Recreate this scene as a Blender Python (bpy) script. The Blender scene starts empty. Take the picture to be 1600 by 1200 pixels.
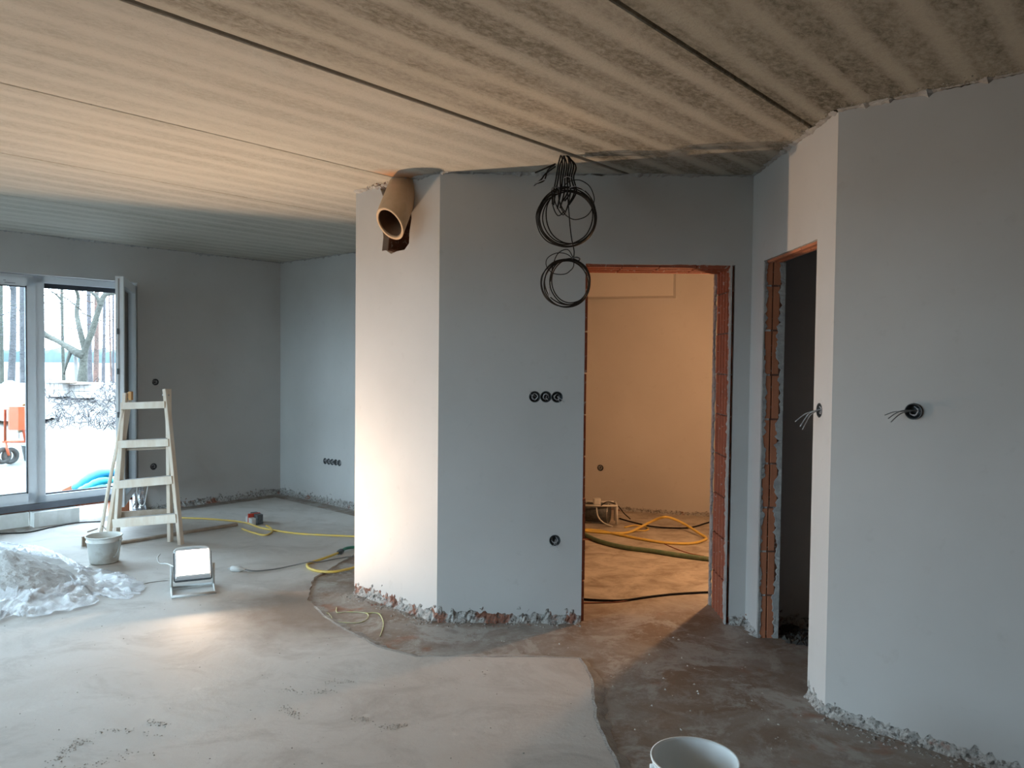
import bpy, bmesh, math, random
from mathutils import Vector, Matrix, noise
from mathutils.geometry import tessellate_polygon
random.seed(7)
sc = bpy.context.scene
C = sc.collection
# ------------------------------------------------------------------ camera
F = 1198.0; PITCH = math.radians(-1.7); ROLL = math.atan(0.0105); CH = 1.55; H = 2.65
def rdir(a, b):
    c, s = math.cos(ROLL), math.sin(ROLL)
    h = a*c+b*s; v = a*s-b*c
    cp, sp = math.cos(PITCH), math.sin(PITCH)
    return lambda f: Vector((h, f*cp-v*sp, f*sp+v*cp))
def ray(x, y): return rdir(x-800, y-600)(F)
cam = bpy.data.cameras.new('camera'); co = bpy.data.objects.new('camera', cam); C.objects.link(co)
X_ = rdir(1, 0)(0); Y_ = rdir(0, -1)(0); Z_ = -rdir(0, 0)(1)
co.matrix_world = Matrix(((X_.x, Y_.x, Z_.x, 0), (X_.y, Y_.y, Z_.y, 0), (X_.z, Y_.z, Z_.z, CH), (0, 0, 0, 1)))
cam.sensor_width = 36; cam.lens = 36*F/1600; cam.clip_end = 500; cam.clip_start = .02
sc.camera = co
# ------------------------------------------------------------------ world and exposure
SKY = 19.0
w = bpy.data.worlds.new('sky'); sc.world = w; w.use_nodes = True
bg = w.node_tree.nodes['Background']; bg.inputs[0].default_value = (.64, .83, 1.0, 1); bg.inputs[1].default_value = SKY
sc.view_settings.view_transform = 'Standard'; sc.view_settings.look = 'None'
sc.view_settings.exposure = 0.0; sc.view_settings.gamma = 1; sc.view_settings.use_curve_mapping = False
sc.cycles.max_bounces = 10; sc.cycles.diffuse_bounces = 6; sc.cycles.transparent_max_bounces = 12
sc.cycles.caustics_reflective = False; sc.cycles.caustics_refractive = False; sc.cycles.sample_clamp_indirect = 6
sc.cycles.use_denoising = True
# ------------------------------------------------------------------ plan of the house
U = Vector((.660, .751)); OUT = Vector((-.751, .660)); VR = -OUT
A = Vector((-2.66, 8.80)); RC = Vector((1.385, 3.35)); CM = Vector((-.433, 4.515)); CL = Vector((-1.035, 5.06))
YM = 4.515; XR = 1.40
def fl(x, y, z=0.0):
    d = ray(x, y); t = (z-CH)/d.z; return Vector((d.x*t, d.y*t, z))
def at(x, y, Y):
    d = ray(x, y); t = Y/d.y; return Vector((d.x*t, Y, CH+d.z*t))
def hit(x, y, p, n):
    d = ray(x, y); t = (p.x*n.x+p.y*n.y)/(d.x*n.x+d.y*n.y); return Vector((d.x*t, d.y*t, CH+d.z*t))
def wp(s, w_, z):                    # a point of the window wall: s along it from the back corner, w outwards
    p = A-U*s+OUT*w_; return Vector((p.x, p.y, z))
def sx(x, y, w_):
    p = hit(x, y, A+OUT*w_, OUT); return -(Vector((p.x, p.y))-A).dot(U)
# portals: daylight comes through the openings
def portal(s0, s1, z0, z1, rear=False):
    l = bpy.data.lights.new('daylight_portal', 'AREA'); l.shape = 'RECTANGLE'; l.cycles.is_portal = True
    o = bpy.data.objects.new('daylight_portal', l); C.objects.link(o)
    l.size = s1-s0; l.size_y = z1-z0
    if rear:
        p = rp((s0+s1)/2, .3, (z0+z1)/2); d = U
    else:
        p = wp((s0+s1)/2, .3, (z0+z1)/2); d = VR
    o.location = p; o.rotation_euler = Vector((d.x, d.y, 0)).to_track_quat('-Z', 'Z').to_euler()
UR = -3.0                             # rear wall: u = UR
def rp(t, w_, z):                     # a point of the rear wall: t along it from the window wall
    p = U*(UR-w_)+VR*(-7.8+t); return Vector((p.x, p.y, z))
# ------------------------------------------------------------------ materials
def new_mat(name):
    m = bpy.data.materials.new(name); m.use_nodes = True; nt = m.node_tree; nt.nodes.clear()
    o = nt.nodes.new('ShaderNodeOutputMaterial'); b = nt.nodes.new('ShaderNodeBsdfPrincipled')
    nt.links.new(b.outputs[0], o.inputs[0]); return m, nt, b, o
def N(nt, t, **k):
    n = nt.nodes.new(t)
    for a, v in k.items():
        if a.startswith('i_'):
            key = a[2:]; key = int(key) if key.isdigit() else key.replace('_', ' ')
            if hasattr(v, 'default_value') or isinstance(v, bpy.types.NodeSocket): nt.links.new(v, n.inputs[key])
            else: n.inputs[key].default_value = v
        else: setattr(n, a, v)
    return n
def ns(nt, co_, scale, detail=4, rough=.6, dist=0):
    return N(nt, 'ShaderNodeTexNoise', i_Vector=co_, i_Scale=float(scale), i_Detail=float(detail), i_Roughness=float(rough), i_Distortion=float(dist)).outputs[0]
def rampf(nt, fac, a, b):
    n = N(nt, 'ShaderNodeMapRange', i_Value=fac); n.inputs[1].default_value = a; n.inputs[2].default_value = b; return n.outputs[0]
def mixc(nt, fac, a, b):
    n = nt.nodes.new('ShaderNodeMix'); n.data_type = 'RGBA'
    for i, v in ((0, fac), (6, a), (7, b)):
        if isinstance(v, bpy.types.NodeSocket): nt.links.new(v, n.inputs[i])
        elif i == 0: n.inputs[0].default_value = v
        else: n.inputs[i].default_value = (*v, 1)
    return n.outputs[2]
def math_(nt, op, a, b=0.0):
    n = nt.nodes.new('ShaderNodeMath'); n.operation = op
    for i, v in enumerate((a, b)):
        if isinstance(v, bpy.types.NodeSocket): nt.links.new(v, n.inputs[i])
        else: n.inputs[i].default_value = v
    return n.outputs[0]
def coords(nt, scale=(1, 1, 1)):
    t = nt.nodes.new('ShaderNodeTexCoord'); m = N(nt, 'ShaderNodeMapping', i_Vector=t.outputs['Object']); m.inputs['Scale'].default_value = scale
    return m.outputs[0]
def bump(nt, b, h, strength, dist=.01):
    n = N(nt, 'ShaderNodeBump', i_Height=h); n.inputs['Strength'].default_value = strength; n.inputs['Distance'].default_value = dist
    nt.links.new(n.outputs[0], b.inputs['Normal'])
def simple(name, c, rough=.6, c2=None, scale=8, bs=.15, metal=0, lo=.35, hi=.65, stretch=(1, 1, 1), bd=.004):
    m, nt, b, o = new_mat(name); k = coords(nt, stretch); n = ns(nt, k, scale, 5)
    nt.links.new(mixc(nt, rampf(nt, n, lo, hi), c, c2 or tuple(x*.85 for x in c)), b.inputs['Base Color'])
    b.inputs['Roughness'].default_value = rough; b.inputs['Metallic'].default_value = metal
    if bs: bump(nt, b, ns(nt, k, scale*6, 3), bs, bd)
    return m
def plaster_mat():
    m, nt, b, o = new_mat('grey_plaster'); k = coords(nt)
    c = mixc(nt, rampf(nt, ns(nt, k, 1.3, 5, .55), .3, .7), (.465, .452, .437), (.525, .512, .497))
    c = mixc(nt, math_(nt, 'MULTIPLY', rampf(nt, ns(nt, k, 14, 4), .62, .75), .25), c, (.38, .36, .34))
    nt.links.new(c, b.inputs['Base Color']); b.inputs['Roughness'].default_value = .9
    bump(nt, b, ns(nt, k, 60, 4), .06, .004); return m
def rubble_mat():                     # mortar, brick dust and holes at the foot of the plaster
    m, nt, b, o = new_mat('crumbled_mortar'); k = coords(nt)
    a = ns(nt, k, 38, 5, .7); r = ns(nt, k, 7, 3); h = ns(nt, k, 55, 3, .6)
    c = mixc(nt, rampf(nt, a, .35, .65), (.50, .49, .47), (.30, .28, .26))
    c = mixc(nt, rampf(nt, r, .57, .64), c, (.27, .12, .08))
    c = mixc(nt, math_(nt, 'MULTIPLY', rampf(nt, h, .54, .62), .8), c, (.10, .09, .08))
    nt.links.new(c, b.inputs['Base Color']); b.inputs['Roughness'].default_value = .95
    bump(nt, b, a, .8, .02); return m
def brick_mat(name, c1, c2, mortar=(.42, .38, .35), am=.60):
    m, nt, b, o = new_mat(name); k = coords(nt)
    c = mixc(nt, rampf(nt, ns(nt, k, 9, 4), .3, .7), c1, c2)
    c = mixc(nt, rampf(nt, ns(nt, k, 34, 5, .7), am, am+.08), c, mortar)
    nt.links.new(c, b.inputs['Base Color']); b.inputs['Roughness'].default_value = .85
    bump(nt, b, ns(nt, k, 60, 3), .3, .004); return m
def slab_mat(name, dark, amount, tint=(.49, .46, .40), stain=None):
    m, nt, b, o = new_mat(name); k = coords(nt)
    sep = N(nt, 'ShaderNodeSeparateXYZ', i_0=k)
    kw = coords(nt, (.25, 1, 1))
    ph = math_(nt, 'ADD', math_(nt, 'MULTIPLY', sep.outputs[1], 2*math.pi/.197), math_(nt, 'MULTIPLY', ns(nt, kw, 2.3, 3), 2.2))
    wv = math_(nt, 'SINE', ph)
    band = rampf(nt, wv, -.95, -.05)                                 # pale web lines between wide mottled fields
    kst = coords(nt, (1.0, 1.7, 1))
    mot = rampf(nt, ns(nt, kst, 26, 8, .78, .4), .40, .60)
    mid = rampf(nt, ns(nt, kst, 5, 6, .7, .5), .34, .62)
    big = rampf(nt, ns(nt, coords(nt, (.5, 1.5, 1)), 1.1, 3), .35, .62)
    f = math_(nt, 'MULTIPLY', band, math_(nt, 'ADD', math_(nt, 'ADD', math_(nt, 'MULTIPLY', mot, .55), math_(nt, 'MULTIPLY', mid, .35)), .2))
    f = math_(nt, 'MULTIPLY', f, math_(nt, 'ADD', math_(nt, 'MULTIPLY', big, .45), .55))
    f = math_(nt, 'ADD', f, math_(nt, 'MULTIPLY', math_(nt, 'MULTIPLY', mot, mid), .22))
    c = mixc(nt, math_(nt, 'MULTIPLY', f, amount), tint, dark)
    c = mixc(nt, math_(nt, 'MULTIPLY', rampf(nt, ns(nt, k, 70, 4, .7), .60, .70), .4), c, tuple(x*.6 for x in dark))
    c = mixc(nt, math_(nt, 'MULTIPLY', rampf(nt, ns(nt, coords(nt, (.25, 1, 1)), 3, 4), .5, .7), .35), c, tuple(x*1.12 for x in tint))
    if stain:
        t = nt.nodes.new('ShaderNodeTexCoord')
        mp_ = N(nt, 'ShaderNodeMapping', i_Vector=t.outputs['Object']); mp_.vector_type = 'POINT'
        d = N(nt, 'ShaderNodeVectorMath', operation='DISTANCE', i_0=mp_.outputs[0]); d.inputs[1].default_value = stain
        dd = math_(nt, 'ADD', d.outputs['Value'], math_(nt, 'MULTIPLY', ns(nt, k, 14, 5), .14))
        c = mixc(nt, math_(nt, 'MULTIPLY', rampf(nt, dd, .32, .16), .8), c, (.50, .21, .07))
    nt.links.new(c, b.inputs['Base Color']); b.inputs['Roughness'].default_value = .9
    bump(nt, b, ns(nt, k, 60, 8, .75), .6, .01); return m
def screed_mat():
    m, nt, b, o = new_mat('pale_screed'); k = coords(nt)
    c = mixc(nt, rampf(nt, ns(nt, k, .8, 5, .6, .5), .32, .68), (.50, .465, .425), (.60, .585, .56))
    c = mixc(nt, math_(nt, 'MULTIPLY', rampf(nt, ns(nt, coords(nt, (1, 1.3, 1)), 2.2, 8, .72, .9), .48, .68), .62), c, (.36, .33, .30))
    c = mixc(nt, math_(nt, 'MULTIPLY', rampf(nt, ns(nt, k, 21, 5, .7), .66, .74), .6), c, (.20, .18, .16))
    c = mixc(nt, math_(nt, 'MULTIPLY', rampf(nt, ns(nt, k, 6, 6, .7), .62, .70), .5), c, (.66, .64, .60))
    # damp brown patch with a shape of its own beside the chimney corner
    t = nt.nodes.new('ShaderNodeTexCoord')
    d = N(nt, 'ShaderNodeVectorMath', operation='DISTANCE', i_0=t.outputs['Object']); d.inputs[1].default_value = (-1.15, 4.75, 0.012)
    dd = math_(nt, 'ADD', d.outputs['Value'], math_(nt, 'MULTIPLY', ns(nt, k, 5, 5), .5))
    c = mixc(nt, math_(nt, 'MULTIPLY', rampf(nt, dd, 1.0, .55), .8), c, (.17, .12, .085))
    nt.links.new(c, b.inputs['Base Color']); b.inputs['Roughness'].default_value = .78
    bump(nt, b, ns(nt, k, 14, 8, .7), .25, .01); return m
def base_mat():
    m, nt, b, o = new_mat('damp_base_floor'); k = coords(nt)
    c = mixc(nt, rampf(nt, ns(nt, k, 1.7, 6, .65, .8), .38, .62), (.20, .14, .10), (.31, .28, .25))
    c = mixc(nt, math_(nt, 'MULTIPLY', rampf(nt, ns(nt, k, 3.1, 8, .75, .6), .50, .58), .85), c, (.40, .385, .36))
    c = mixc(nt, math_(nt, 'MULTIPLY', rampf(nt, ns(nt, k, 9, 8, .75, .4), .50, .62), .5), c, (.42, .40, .375))
    c = mixc(nt, math_(nt, 'MULTIPLY', rampf(nt, ns(nt, k, 7, 8, .75, .3), .55, .66), .45), c, (.13, .10, .08))
    c = mixc(nt, math_(nt, 'MULTIPLY', rampf(nt, ns(nt, k, 2.4, 4, .6, .3), .60, .68), .7), c, (.26, .09, .035))
    c = mixc(nt, rampf(nt, ns(nt, k, 13, 6, .7), .66, .70), c, (.46, .45, .42))
    t = nt.nodes.new('ShaderNodeTexCoord')                            # dry dusty floor of the room behind the doorway
    s = N(nt, 'ShaderNodeSeparateXYZ', i_0=t.outputs['Object'])
    yy = math_(nt, 'ADD', s.outputs[1], math_(nt, 'MULTIPLY', ns(nt, k, 3, 5), .9))
    dry = mixc(nt, rampf(nt, ns(nt, coords(nt, (1, 1.25, 1)), 4, 8, .72, .4), .42, .66), (.50, .45, .38), (.25, .20, .15))
    c = mixc(nt, math_(nt, 'MULTIPLY', rampf(nt, yy, 5.0, 5.5), rampf(nt, s.outputs[0], -.1, .1)), c, dry)
    nt.links.new(c, b.inputs['Base Color'])
    nt.links.new(rampf(nt, ns(nt, k, 2, 5), -.4, 1.1), b.inputs['Roughness'])
    bump(nt, b, ns(nt, k, 17, 8, .7), .3, .008); return m
def glass_mat():
    m, nt, b, o = new_mat('window_glass'); nt.nodes.remove(b)
    tr = nt.nodes.new('ShaderNodeBsdfTransparent'); tr.inputs[0].default_value = (.93, .97, .97, 1)
    gl = nt.nodes.new('ShaderNodeBsdfGlossy'); gl.inputs['Roughness'].default_value = .02
    mx = nt.nodes.new('ShaderNodeMixShader'); fr = nt.nodes.new('ShaderNodeFresnel'); fr.inputs[0].default_value = 1.45
    nt.links.new(fr.outputs[0], mx.inputs[0]); nt.links.new(tr.outputs[0], mx.inputs[1]); nt.links.new(gl.outputs[0], mx.inputs[2]); nt.links.new(mx.outputs[0], o.inputs[0]); return m
def film_mat():
    m, nt, b, o = new_mat('clear_plastic_film'); k = coords(nt)
    b.inputs['Base Color'].default_value = (.82, .85, .9, 1); b.inputs['Roughness'].default_value = .16
    b.inputs['Specular IOR Level'].default_value = .9
    tr = nt.nodes.new('ShaderNodeBsdfTransparent'); mx = nt.nodes.new('ShaderNodeMixShader')
    nt.links.new(rampf(nt, ns(nt, k, 9, 6, .7, 1), .05, 1.0), mx.inputs[0])
    nt.links.new(tr.outputs[0], mx.inputs[1]); nt.links.new(b.outputs[0], mx.inputs[2]); nt.links.new(mx.outputs[0], o.inputs[0])
    bump(nt, b, ns(nt, k, 22, 5, .7, 1.5), .6, .02); return m
def emit(name, c, s):
    m, nt, b, o = new_mat(name); nt.nodes.remove(b); e = nt.nodes.new('ShaderNodeEmission')
    e.inputs[0].default_value = (*c, 1); e.inputs[1].default_value = s; nt.links.new(e.outputs[0], o.inputs[0]); return m
PL = plaster_mat(); RB = rubble_mat(); SCR = screed_mat(); BASE = base_mat()
CORE = brick_mat('rough_brick_core', (.16, .07, .045), (.10, .05, .035), (.30, .28, .26), .56)
BR1 = brick_mat('red_hollow_brick', (.34, .10, .05), (.26, .075, .04), (.46, .41, .37), .60)
BR2 = brick_mat('orange_hollow_brick', (.46, .17, .085), (.38, .14, .07), (.40, .36, .33), .66)
MORT = simple('grey_mortar', (.42, .41, .39), .95, (.30, .29, .28), 14, .5, bd=.01)
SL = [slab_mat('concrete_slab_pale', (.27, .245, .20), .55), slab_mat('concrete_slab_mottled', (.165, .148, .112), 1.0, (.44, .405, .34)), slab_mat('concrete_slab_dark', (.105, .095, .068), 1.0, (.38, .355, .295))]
JOINT = simple('dark_joint', (.07, .065, .055), .95)
WHITE = simple('white_upvc', (.74, .77, .80), .35, (.68, .71, .74), 4, .02)
DARKG = simple('dark_gasket', (.02, .022, .03), .6); GREYM = simple('grey_metal_sill', (.13, .14, .16), .45, metal=.3)
GLASS = glass_mat(); FILM = film_mat()
FOAM = simple('white_foam', (.86, .87, .86), .8, (.72, .73, .69), 6, .3)
BLACK = simple('black_cable', (.009, .008, .007), .55, (.014, .012, .011), 20, .05); BLACK.node_tree.nodes['Principled BSDF'].inputs['Specular IOR Level'].default_value = .2
WIREC = simple('bare_wire', (.55, .56, .58), .4, (.25, .25, .27), 60, .05)
DKPL = simple('dark_grey_plastic', (.045, .05, .055), .5, (.09, .1, .105), 60, .1)
WOOD = simple('paint_splashed_wood', (.70, .58, .46), .75, (.78, .70, .60), 9, .25, stretch=(1, 1, .3), lo=.4, hi=.6)
WOODD = simple('dirty_plank', (.28, .21, .15), .85, (.38, .31, .25), 12, .4)
ORW = simple('bare_orange_wood', (.62, .34, .14), .7)
BUCK = simple('white_plastic_bucket', (.83, .86, .87), .4, (.78, .81, .80), 5, .1)
BUCKD = simple('dirty_white_bucket', (.66, .67, .64), .55, (.44, .40, .33), 9, .2, lo=.5, hi=.75)
SAND = simple('grey_dry_mortar', (.50, .49, .475), .95, (.42, .41, .40), 9, .5, bd=.015)
YEL = simple('yellow_hose', (.72, .50, .09), .45, (.66, .48, .14), 15, .05); GRN = simple('green_hose', (.09, .16, .085), .5, (.16, .20, .12), 25, .2)
TEAL = simple('teal_hose', (.04, .24, .17), .45); CRM = simple('white_cable', (.62, .62, .60), .5); GRYC = simple('grey_cable', (.22, .22, .22), .5)
LIME = simple('yellow_green_wire', (.52, .56, .20), .5, (.62, .60, .46), 18, .02); REDC = simple('red_brown_cable', (.30, .09, .05), .5)
PIPE = simple('beige_fireclay_pipe', (.60, .42, .27), .75, (.52, .36, .22), 12, .25); MET = simple('dull_steel', (.42, .42, .42), .4, metal=.8)
RED = simple('red_plastic', (.55, .06, .035), .4); ORG = simple('orange_paint', (.36, .05, .014), .4, (.30, .055, .016)); YLO = simple('yellow_orange_drum', (.30, .14, .03), .5)
BLUE = simple('blue_tarpaulin', (.008, .17, .36), .5, (.012, .22, .32), 5, .3); BARK = simple('pine_bark', (.062, .058, .062), .9, (.030, .029, .032), 4, .8, bd=.05)
BARKG = simple('mossy_bark', (.042, .044, .034), .9, (.022, .023, .018), 3, .8, bd=.05); BARKR = simple('reddish_pine_bark', (.10, .055, .042), .9, (.045, .033, .028), 4, .8, bd=.05)
SOIL = simple('pale_building_sand', (.22, .21, .195), .95, (.07, .064, .056), 1.4, .6, bd=.05); FOIL = simple('silver_foil', (.62, .64, .68), .25, metal=.8, bs=.6)
FIELD = simple('far_wood', (.040, .062, .070), .95, (.05, .075, .082), .2, 0); TIRE = simple('black_rubber', (.03, .03, .03), .8); HEAPM = simple('white_sand', (.17, .17, .165), .95)
# ------------------------------------------------------------------ helpers
ORG_ = {}
def link(name, me, mat_, parent=None, org=None):
    o = bpy.data.objects.new(name, me); C.objects.link(o)
    if mat_ and not me.materials: me.materials.append(mat_)
    if parent is not None: o.parent = parent
    return o
def tag(o, label=None, cat=None, group=None, kind=None):
    for k_, v_ in (('label', label), ('category', cat), ('group', group), ('kind', kind)):
        if v_: o[k_] = v_
    return o
def empty(name, loc=(0, 0, 0), rz=0, label=None, cat=None, group=None, kind=None):
    o = bpy.data.objects.new(name, None); C.objects.link(o); o.location = loc; o.rotation_euler = (0, 0, rz)
    o.empty_display_size = .05; ORG_[o.name] = Vector(loc); return tag(o, label, cat, group, kind)
class MB:
    """verts and faces in world space (or local when the parent is rotated); build() links one mesh."""
    def __init__(s): s.v = []; s.f = []; s.sm = []
    def add(s, v, f, smooth=False):
        b = len(s.v); s.v += [Vector(p) for p in v]; s.f += [tuple(i+b for i in q) for q in f]; s.sm += [smooth]*len(f); return s
    def build(s, name, mat_, parent=None, local=False):
        org = Vector((0, 0, 0))
        if parent is not None and not local: org = ORG_.get(parent.name, org)
        me = bpy.data.meshes.new(name); me.from_pydata([tuple(p-org) for p in s.v], [], s.f)
        bm = bmesh.new(); bm.from_mesh(me); bmesh.ops.recalc_face_normals(bm, faces=bm.faces); bm.to_mesh(me); bm.free()
        if any(s.sm): me.polygons.foreach_set('use_smooth', s.sm)
        o = link(name, me, mat_, parent); ORG_[o.name] = org; return o
    def prism(s, c0, ex, ey, ez, bev=0.0):     # box from corner c0 with edge vectors
        c0, ex, ey, ez = map(Vector, (c0, ex, ey, ez))
        if bev:
            lx, ly = ex.length, ey.length; x, y = ex/lx, ey/ly
            pts = [(bev, 0), (lx-bev, 0), (lx, bev), (lx, ly-bev), (lx-bev, ly), (bev, ly), (0, ly-bev), (0, bev)]
        else:
            x, y = ex, ey; pts = [(0, 0), (1, 0), (1, 1), (0, 1)]
        n = len(pts); v = [c0+x*a+y*b for a, b in pts]; v += [p+ez for p in v]
        f = [tuple(range(n))[::-1], tuple(range(n, 2*n))]+[(i, (i+1) % n, (i+1) % n+n, i+n) for i in range(n)]
        return s.add(v, f)
    def bar(s, p, q, wx, wy, side=(1, 0, 0), bev=.003):   # board from p to q, wx along side, wy across
        p, q = Vector(p), Vector(q); d = (q-p); sd = Vector(side); sd = (sd-d.normalized()*sd.dot(d.normalized())).normalized(); o = d.normalized().cross(sd)
        return s.prism(p-sd*wx/2-o*wy/2, sd*wx, o*wy, d, bev)
    def tube(s, pts, r, n=7, closed=False, sub=5, caps=True):
        P_ = smooth_path(pts, sub, closed); m = len(P_); rr = r if callable(r) else (lambda t: r)
        v = []; t0 = (P_[1]-P_[0]).normalized(); nrm = t0.orthogonal().normalized()
        for i, p in enumerate(P_):
            t = ((P_[(i+1) % m]-P_[i-1]) if closed else (P_[min(i+1, m-1)]-P_[max(i-1, 0)]))
            t = t.normalized() if t.length > 1e-9 else t0
            nrm = (nrm-t*nrm.dot(t)).normalized(); b = t.cross(nrm)
            R_ = rr(i/(m-1))
            for k in range(n):
                a = 2*math.pi*k/n; v.append(p+(nrm*math.cos(a)+b*math.sin(a))*R_)
        f = []
        for i in range(m if closed else m-1):
            j = (i+1) % m
            for k in range(n): f.append((i*n+k, i*n+(k+1) % n, j*n+(k+1) % n, j*n+k))
        if not closed and caps: f += [tuple(range(n))[::-1], tuple(range((m-1)*n, m*n))]
        return s.add(v, f, True)
    def lathe(s, prof, c=(0, 0, 0), ax=(0, 0, 1), n=32, smooth=True, wob=0):
        c = Vector(c); ax = Vector(ax).normalized(); e1 = ax.orthogonal().normalized(); e2 = ax.cross(e1); v = []; f = []
        for (r, h) in prof:
            for k in range(n):
                a = 2*math.pi*k/n; v.append(c+ax*h+(e1*math.cos(a)+e2*math.sin(a))*max(r, 1e-4))
        for i in range(len(prof)-1):
            for k in range(n): f.append((i*n+k, i*n+(k+1) % n, (i+1)*n+(k+1) % n, (i+1)*n+k))
        return s.add(v, f, smooth)
def smooth_path(pts, sub=5, closed=False):
    P_ = [Vector(p) for p in pts]; n = len(P_)
    if n < 3 or sub <= 1: return P_
    out = []
    for i in range(n if closed else n-1):
        if closed: a, b, c, d = P_[i-1], P_[i], P_[(i+1) % n], P_[(i+2) % n]
        else: a, b, c, d = P_[max(i-1, 0)], P_[i], P_[i+1], P_[min(i+2, n-1)]
        for k in range(sub):
            t = k/sub; out.append(.5*((2*b)+(c-a)*t+(2*a-5*b+4*c-d)*t*t+(3*b-a-3*c+d)*t**3))
    if not closed: out.append(P_[-1])
    return out
def nz(x, y=0, z=0): return noise.noise(Vector((x, y, z)))
def fr(x, s=0): return .6*nz(x*3, s)+.5*nz(x*11, s+5)+.5*nz(x*37, s+9)
def boolean(o, cutters):
    for c in cutters:
        md = o.modifiers.new('b', 'BOOLEAN'); md.object = c; md.operation = 'DIFFERENCE'; md.solver = 'EXACT'
    bpy.context.view_layer.update(); dg = bpy.context.evaluated_depsgraph_get()
    me = bpy.data.meshes.new_from_object(o.evaluated_get(dg)); o.modifiers.clear(); o.data = me
def kill(obs):
    for c in obs: bpy.data.objects.remove(c, do_unlink=True)
def copy_tree(o, parent=None):
    c = o.copy(); C.objects.link(c); c.parent = parent; ORG_[c.name] = Vector((0, 0, 0))
    for ch in [x for x in bpy.data.objects if x.parent == o]: copy_tree(ch, c)
    return c
# ------------------------------------------------------------------ walls
SK = .045
def wall(name, p0, p1, nrm, t, label, openings=(), holes=(), zt=H, foot=.045, rag=1.0, seed=0, foot_amp=1.0, has_foot=True, rough=1.0, top=True, z0=0.0, corecut=()):
    """nrm: outward (into the room) 2D normal. openings: (s0, s1, za, zb)."""
    p0, p1, nrm = Vector(p0), Vector(p1), Vector(nrm).normalized(); L = (p1-p0).length; d = (p1-p0)/L
    def P3(s, o, z): q = p0+d*s+nrm*o; return Vector((q.x, q.y, z))
    cuts = sorted(openings); xs = [0.0]
    for o in cuts: xs += [o[0], o[1]]
    xs.append(L)
    core = MB()
    def box(s0, s1, za, zb):
        if s1-s0 > 1e-4 and zb-za > 1e-4: core.prism(P3(s0, -SK, za), P3(s1, -SK, za)-P3(s0, -SK, za), Vector((-nrm.x*(t-SK), -nrm.y*(t-SK), 0)), Vector((0, 0, zb-za)))
    for i in range(0, len(xs)-1, 2): box(xs[i], xs[i+1], 0, zt)
    for o in cuts: box(o[0], o[1], o[3], zt); box(o[0], o[1], 0, o[2])
    co_ = core.build(name, CORE); tag(co_, label, 'wall', kind='structure')
    pieces = []
    def skin(s0, s1, bottom, topf):
        n = max(2, int((s1-s0)/.012)); v = []; f = []
        for i in range(n+1):
            s = s0+(s1-s0)*i/n; zb = bottom(s); zz = topf(s)
            v += [P3(s, 0, zb), P3(s, 0, zz), P3(s, -SK, zz), P3(s, -SK, zb)]
        for i in range(n):
            a = 4*i
            for k in range(4): f.append((a+k, a+(k+1) % 4, a+4+(k+1) % 4, a+4+k))
        f += [(0, 1, 2, 3), (4*n, 4*n+3, 4*n+2, 4*n+1)]
        m_ = MB(); m_.add(v, f); o_ = m_.build('plaster', PL, None); pieces.append(o_)
        cs = [c for c in holes if s0 < (c.data.vertices[0].co.xy-p0).dot(d) < s1 and bottom((s0+s1)/2) <= c.data.vertices[0].co.z]
        if cs: boolean(o_, cs)
    bot = lambda s: max(.004, foot+foot*foot_amp*fr(s, seed)*.9) if has_foot else 0.0
    tp = lambda s: zt-.004-abs(fr(s*1.3, seed+20))*.014 if top else zt-.001
    for i in range(0, len(xs)-1, 2): skin(xs[i], xs[i+1], bot, tp)
    for j, o in enumerate(cuts): skin(o[0], o[1], lambda s: o[3]+max(0, fr(s, seed+3))*.006, tp)
    for o in cuts:
        if o[2] > .05: skin(o[0], o[1], bot, lambda s: o[2])
    bmj = bmesh.new()
    for o_ in pieces: bmj.from_mesh(o_.data)
    me_ = bpy.data.meshes.new('plaster'); bmj.to_mesh(me_); bmj.free(); kill(pieces); so = link('plaster', me_, PL, co_)
    if corecut: boolean(co_, corecut)
    if has_foot:
        ft = MB()
        for i in range(0, len(xs)-1, 2):
            s0, s1 = xs[i], xs[i+1]; n = max(2, int((s1-s0)/.014)); R_ = 7; v = []; f = []
            hh = foot*2.4
            for a in range(n+1):
                s = s0+(s1-s0)*a/n
                for r in range(R_):
                    z = hh*r/(R_-1); o = .010-.022*(r/(R_-1))**.7+rough*(.018*nz(s*28, z*40, seed)+.010*nz(s*80, z*90, seed+4))
                    if r == 0: o += .012
                    if r == R_-1: o = -.03
                    if a in (0, n): o = min(o, -.004)
                    v.append(P3(s, o, z))
            for a in range(n):
                for r in range(R_-1): f.append((a*R_+r, (a+1)*R_+r, (a+1)*R_+r+1, a*R_+r+1))
            ft.add(v, f)
        tag(ft.build('crumbled_mortar', RB, co_), kind='stuff')
    if top:
        tb = MB(); n = int(L/.016); R_ = 5; v = []; f = []
        for a in range(n+1):
            s = L*a/n; k = max(0, .25+fr(s*.9, seed+40)*1.2)
            for r in range(R_):
                q = r/(R_-1); o = .002+(1-q)*0+q*(.012+.035*k)+.006*nz(s*60, q*9, seed); z = zt-.018*k*(1-q)*(1+nz(s*70, 3, seed))-.0015-(.012*k*(1-q))
                if r == 0: o = -.004
                v.append(P3(s, o, min(z, zt-.0005)))
        for a in range(n):
            for r in range(R_-1): f.append((a*R_+r, (a+1)*R_+r, (a+1)*R_+r+1, a*R_+r+1))
        tb.add(v, f); tag(tb.build('ceiling_mortar', RB if 0 else MORT, co_), kind='stuff')
    return co_, P3, d, nrm
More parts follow.
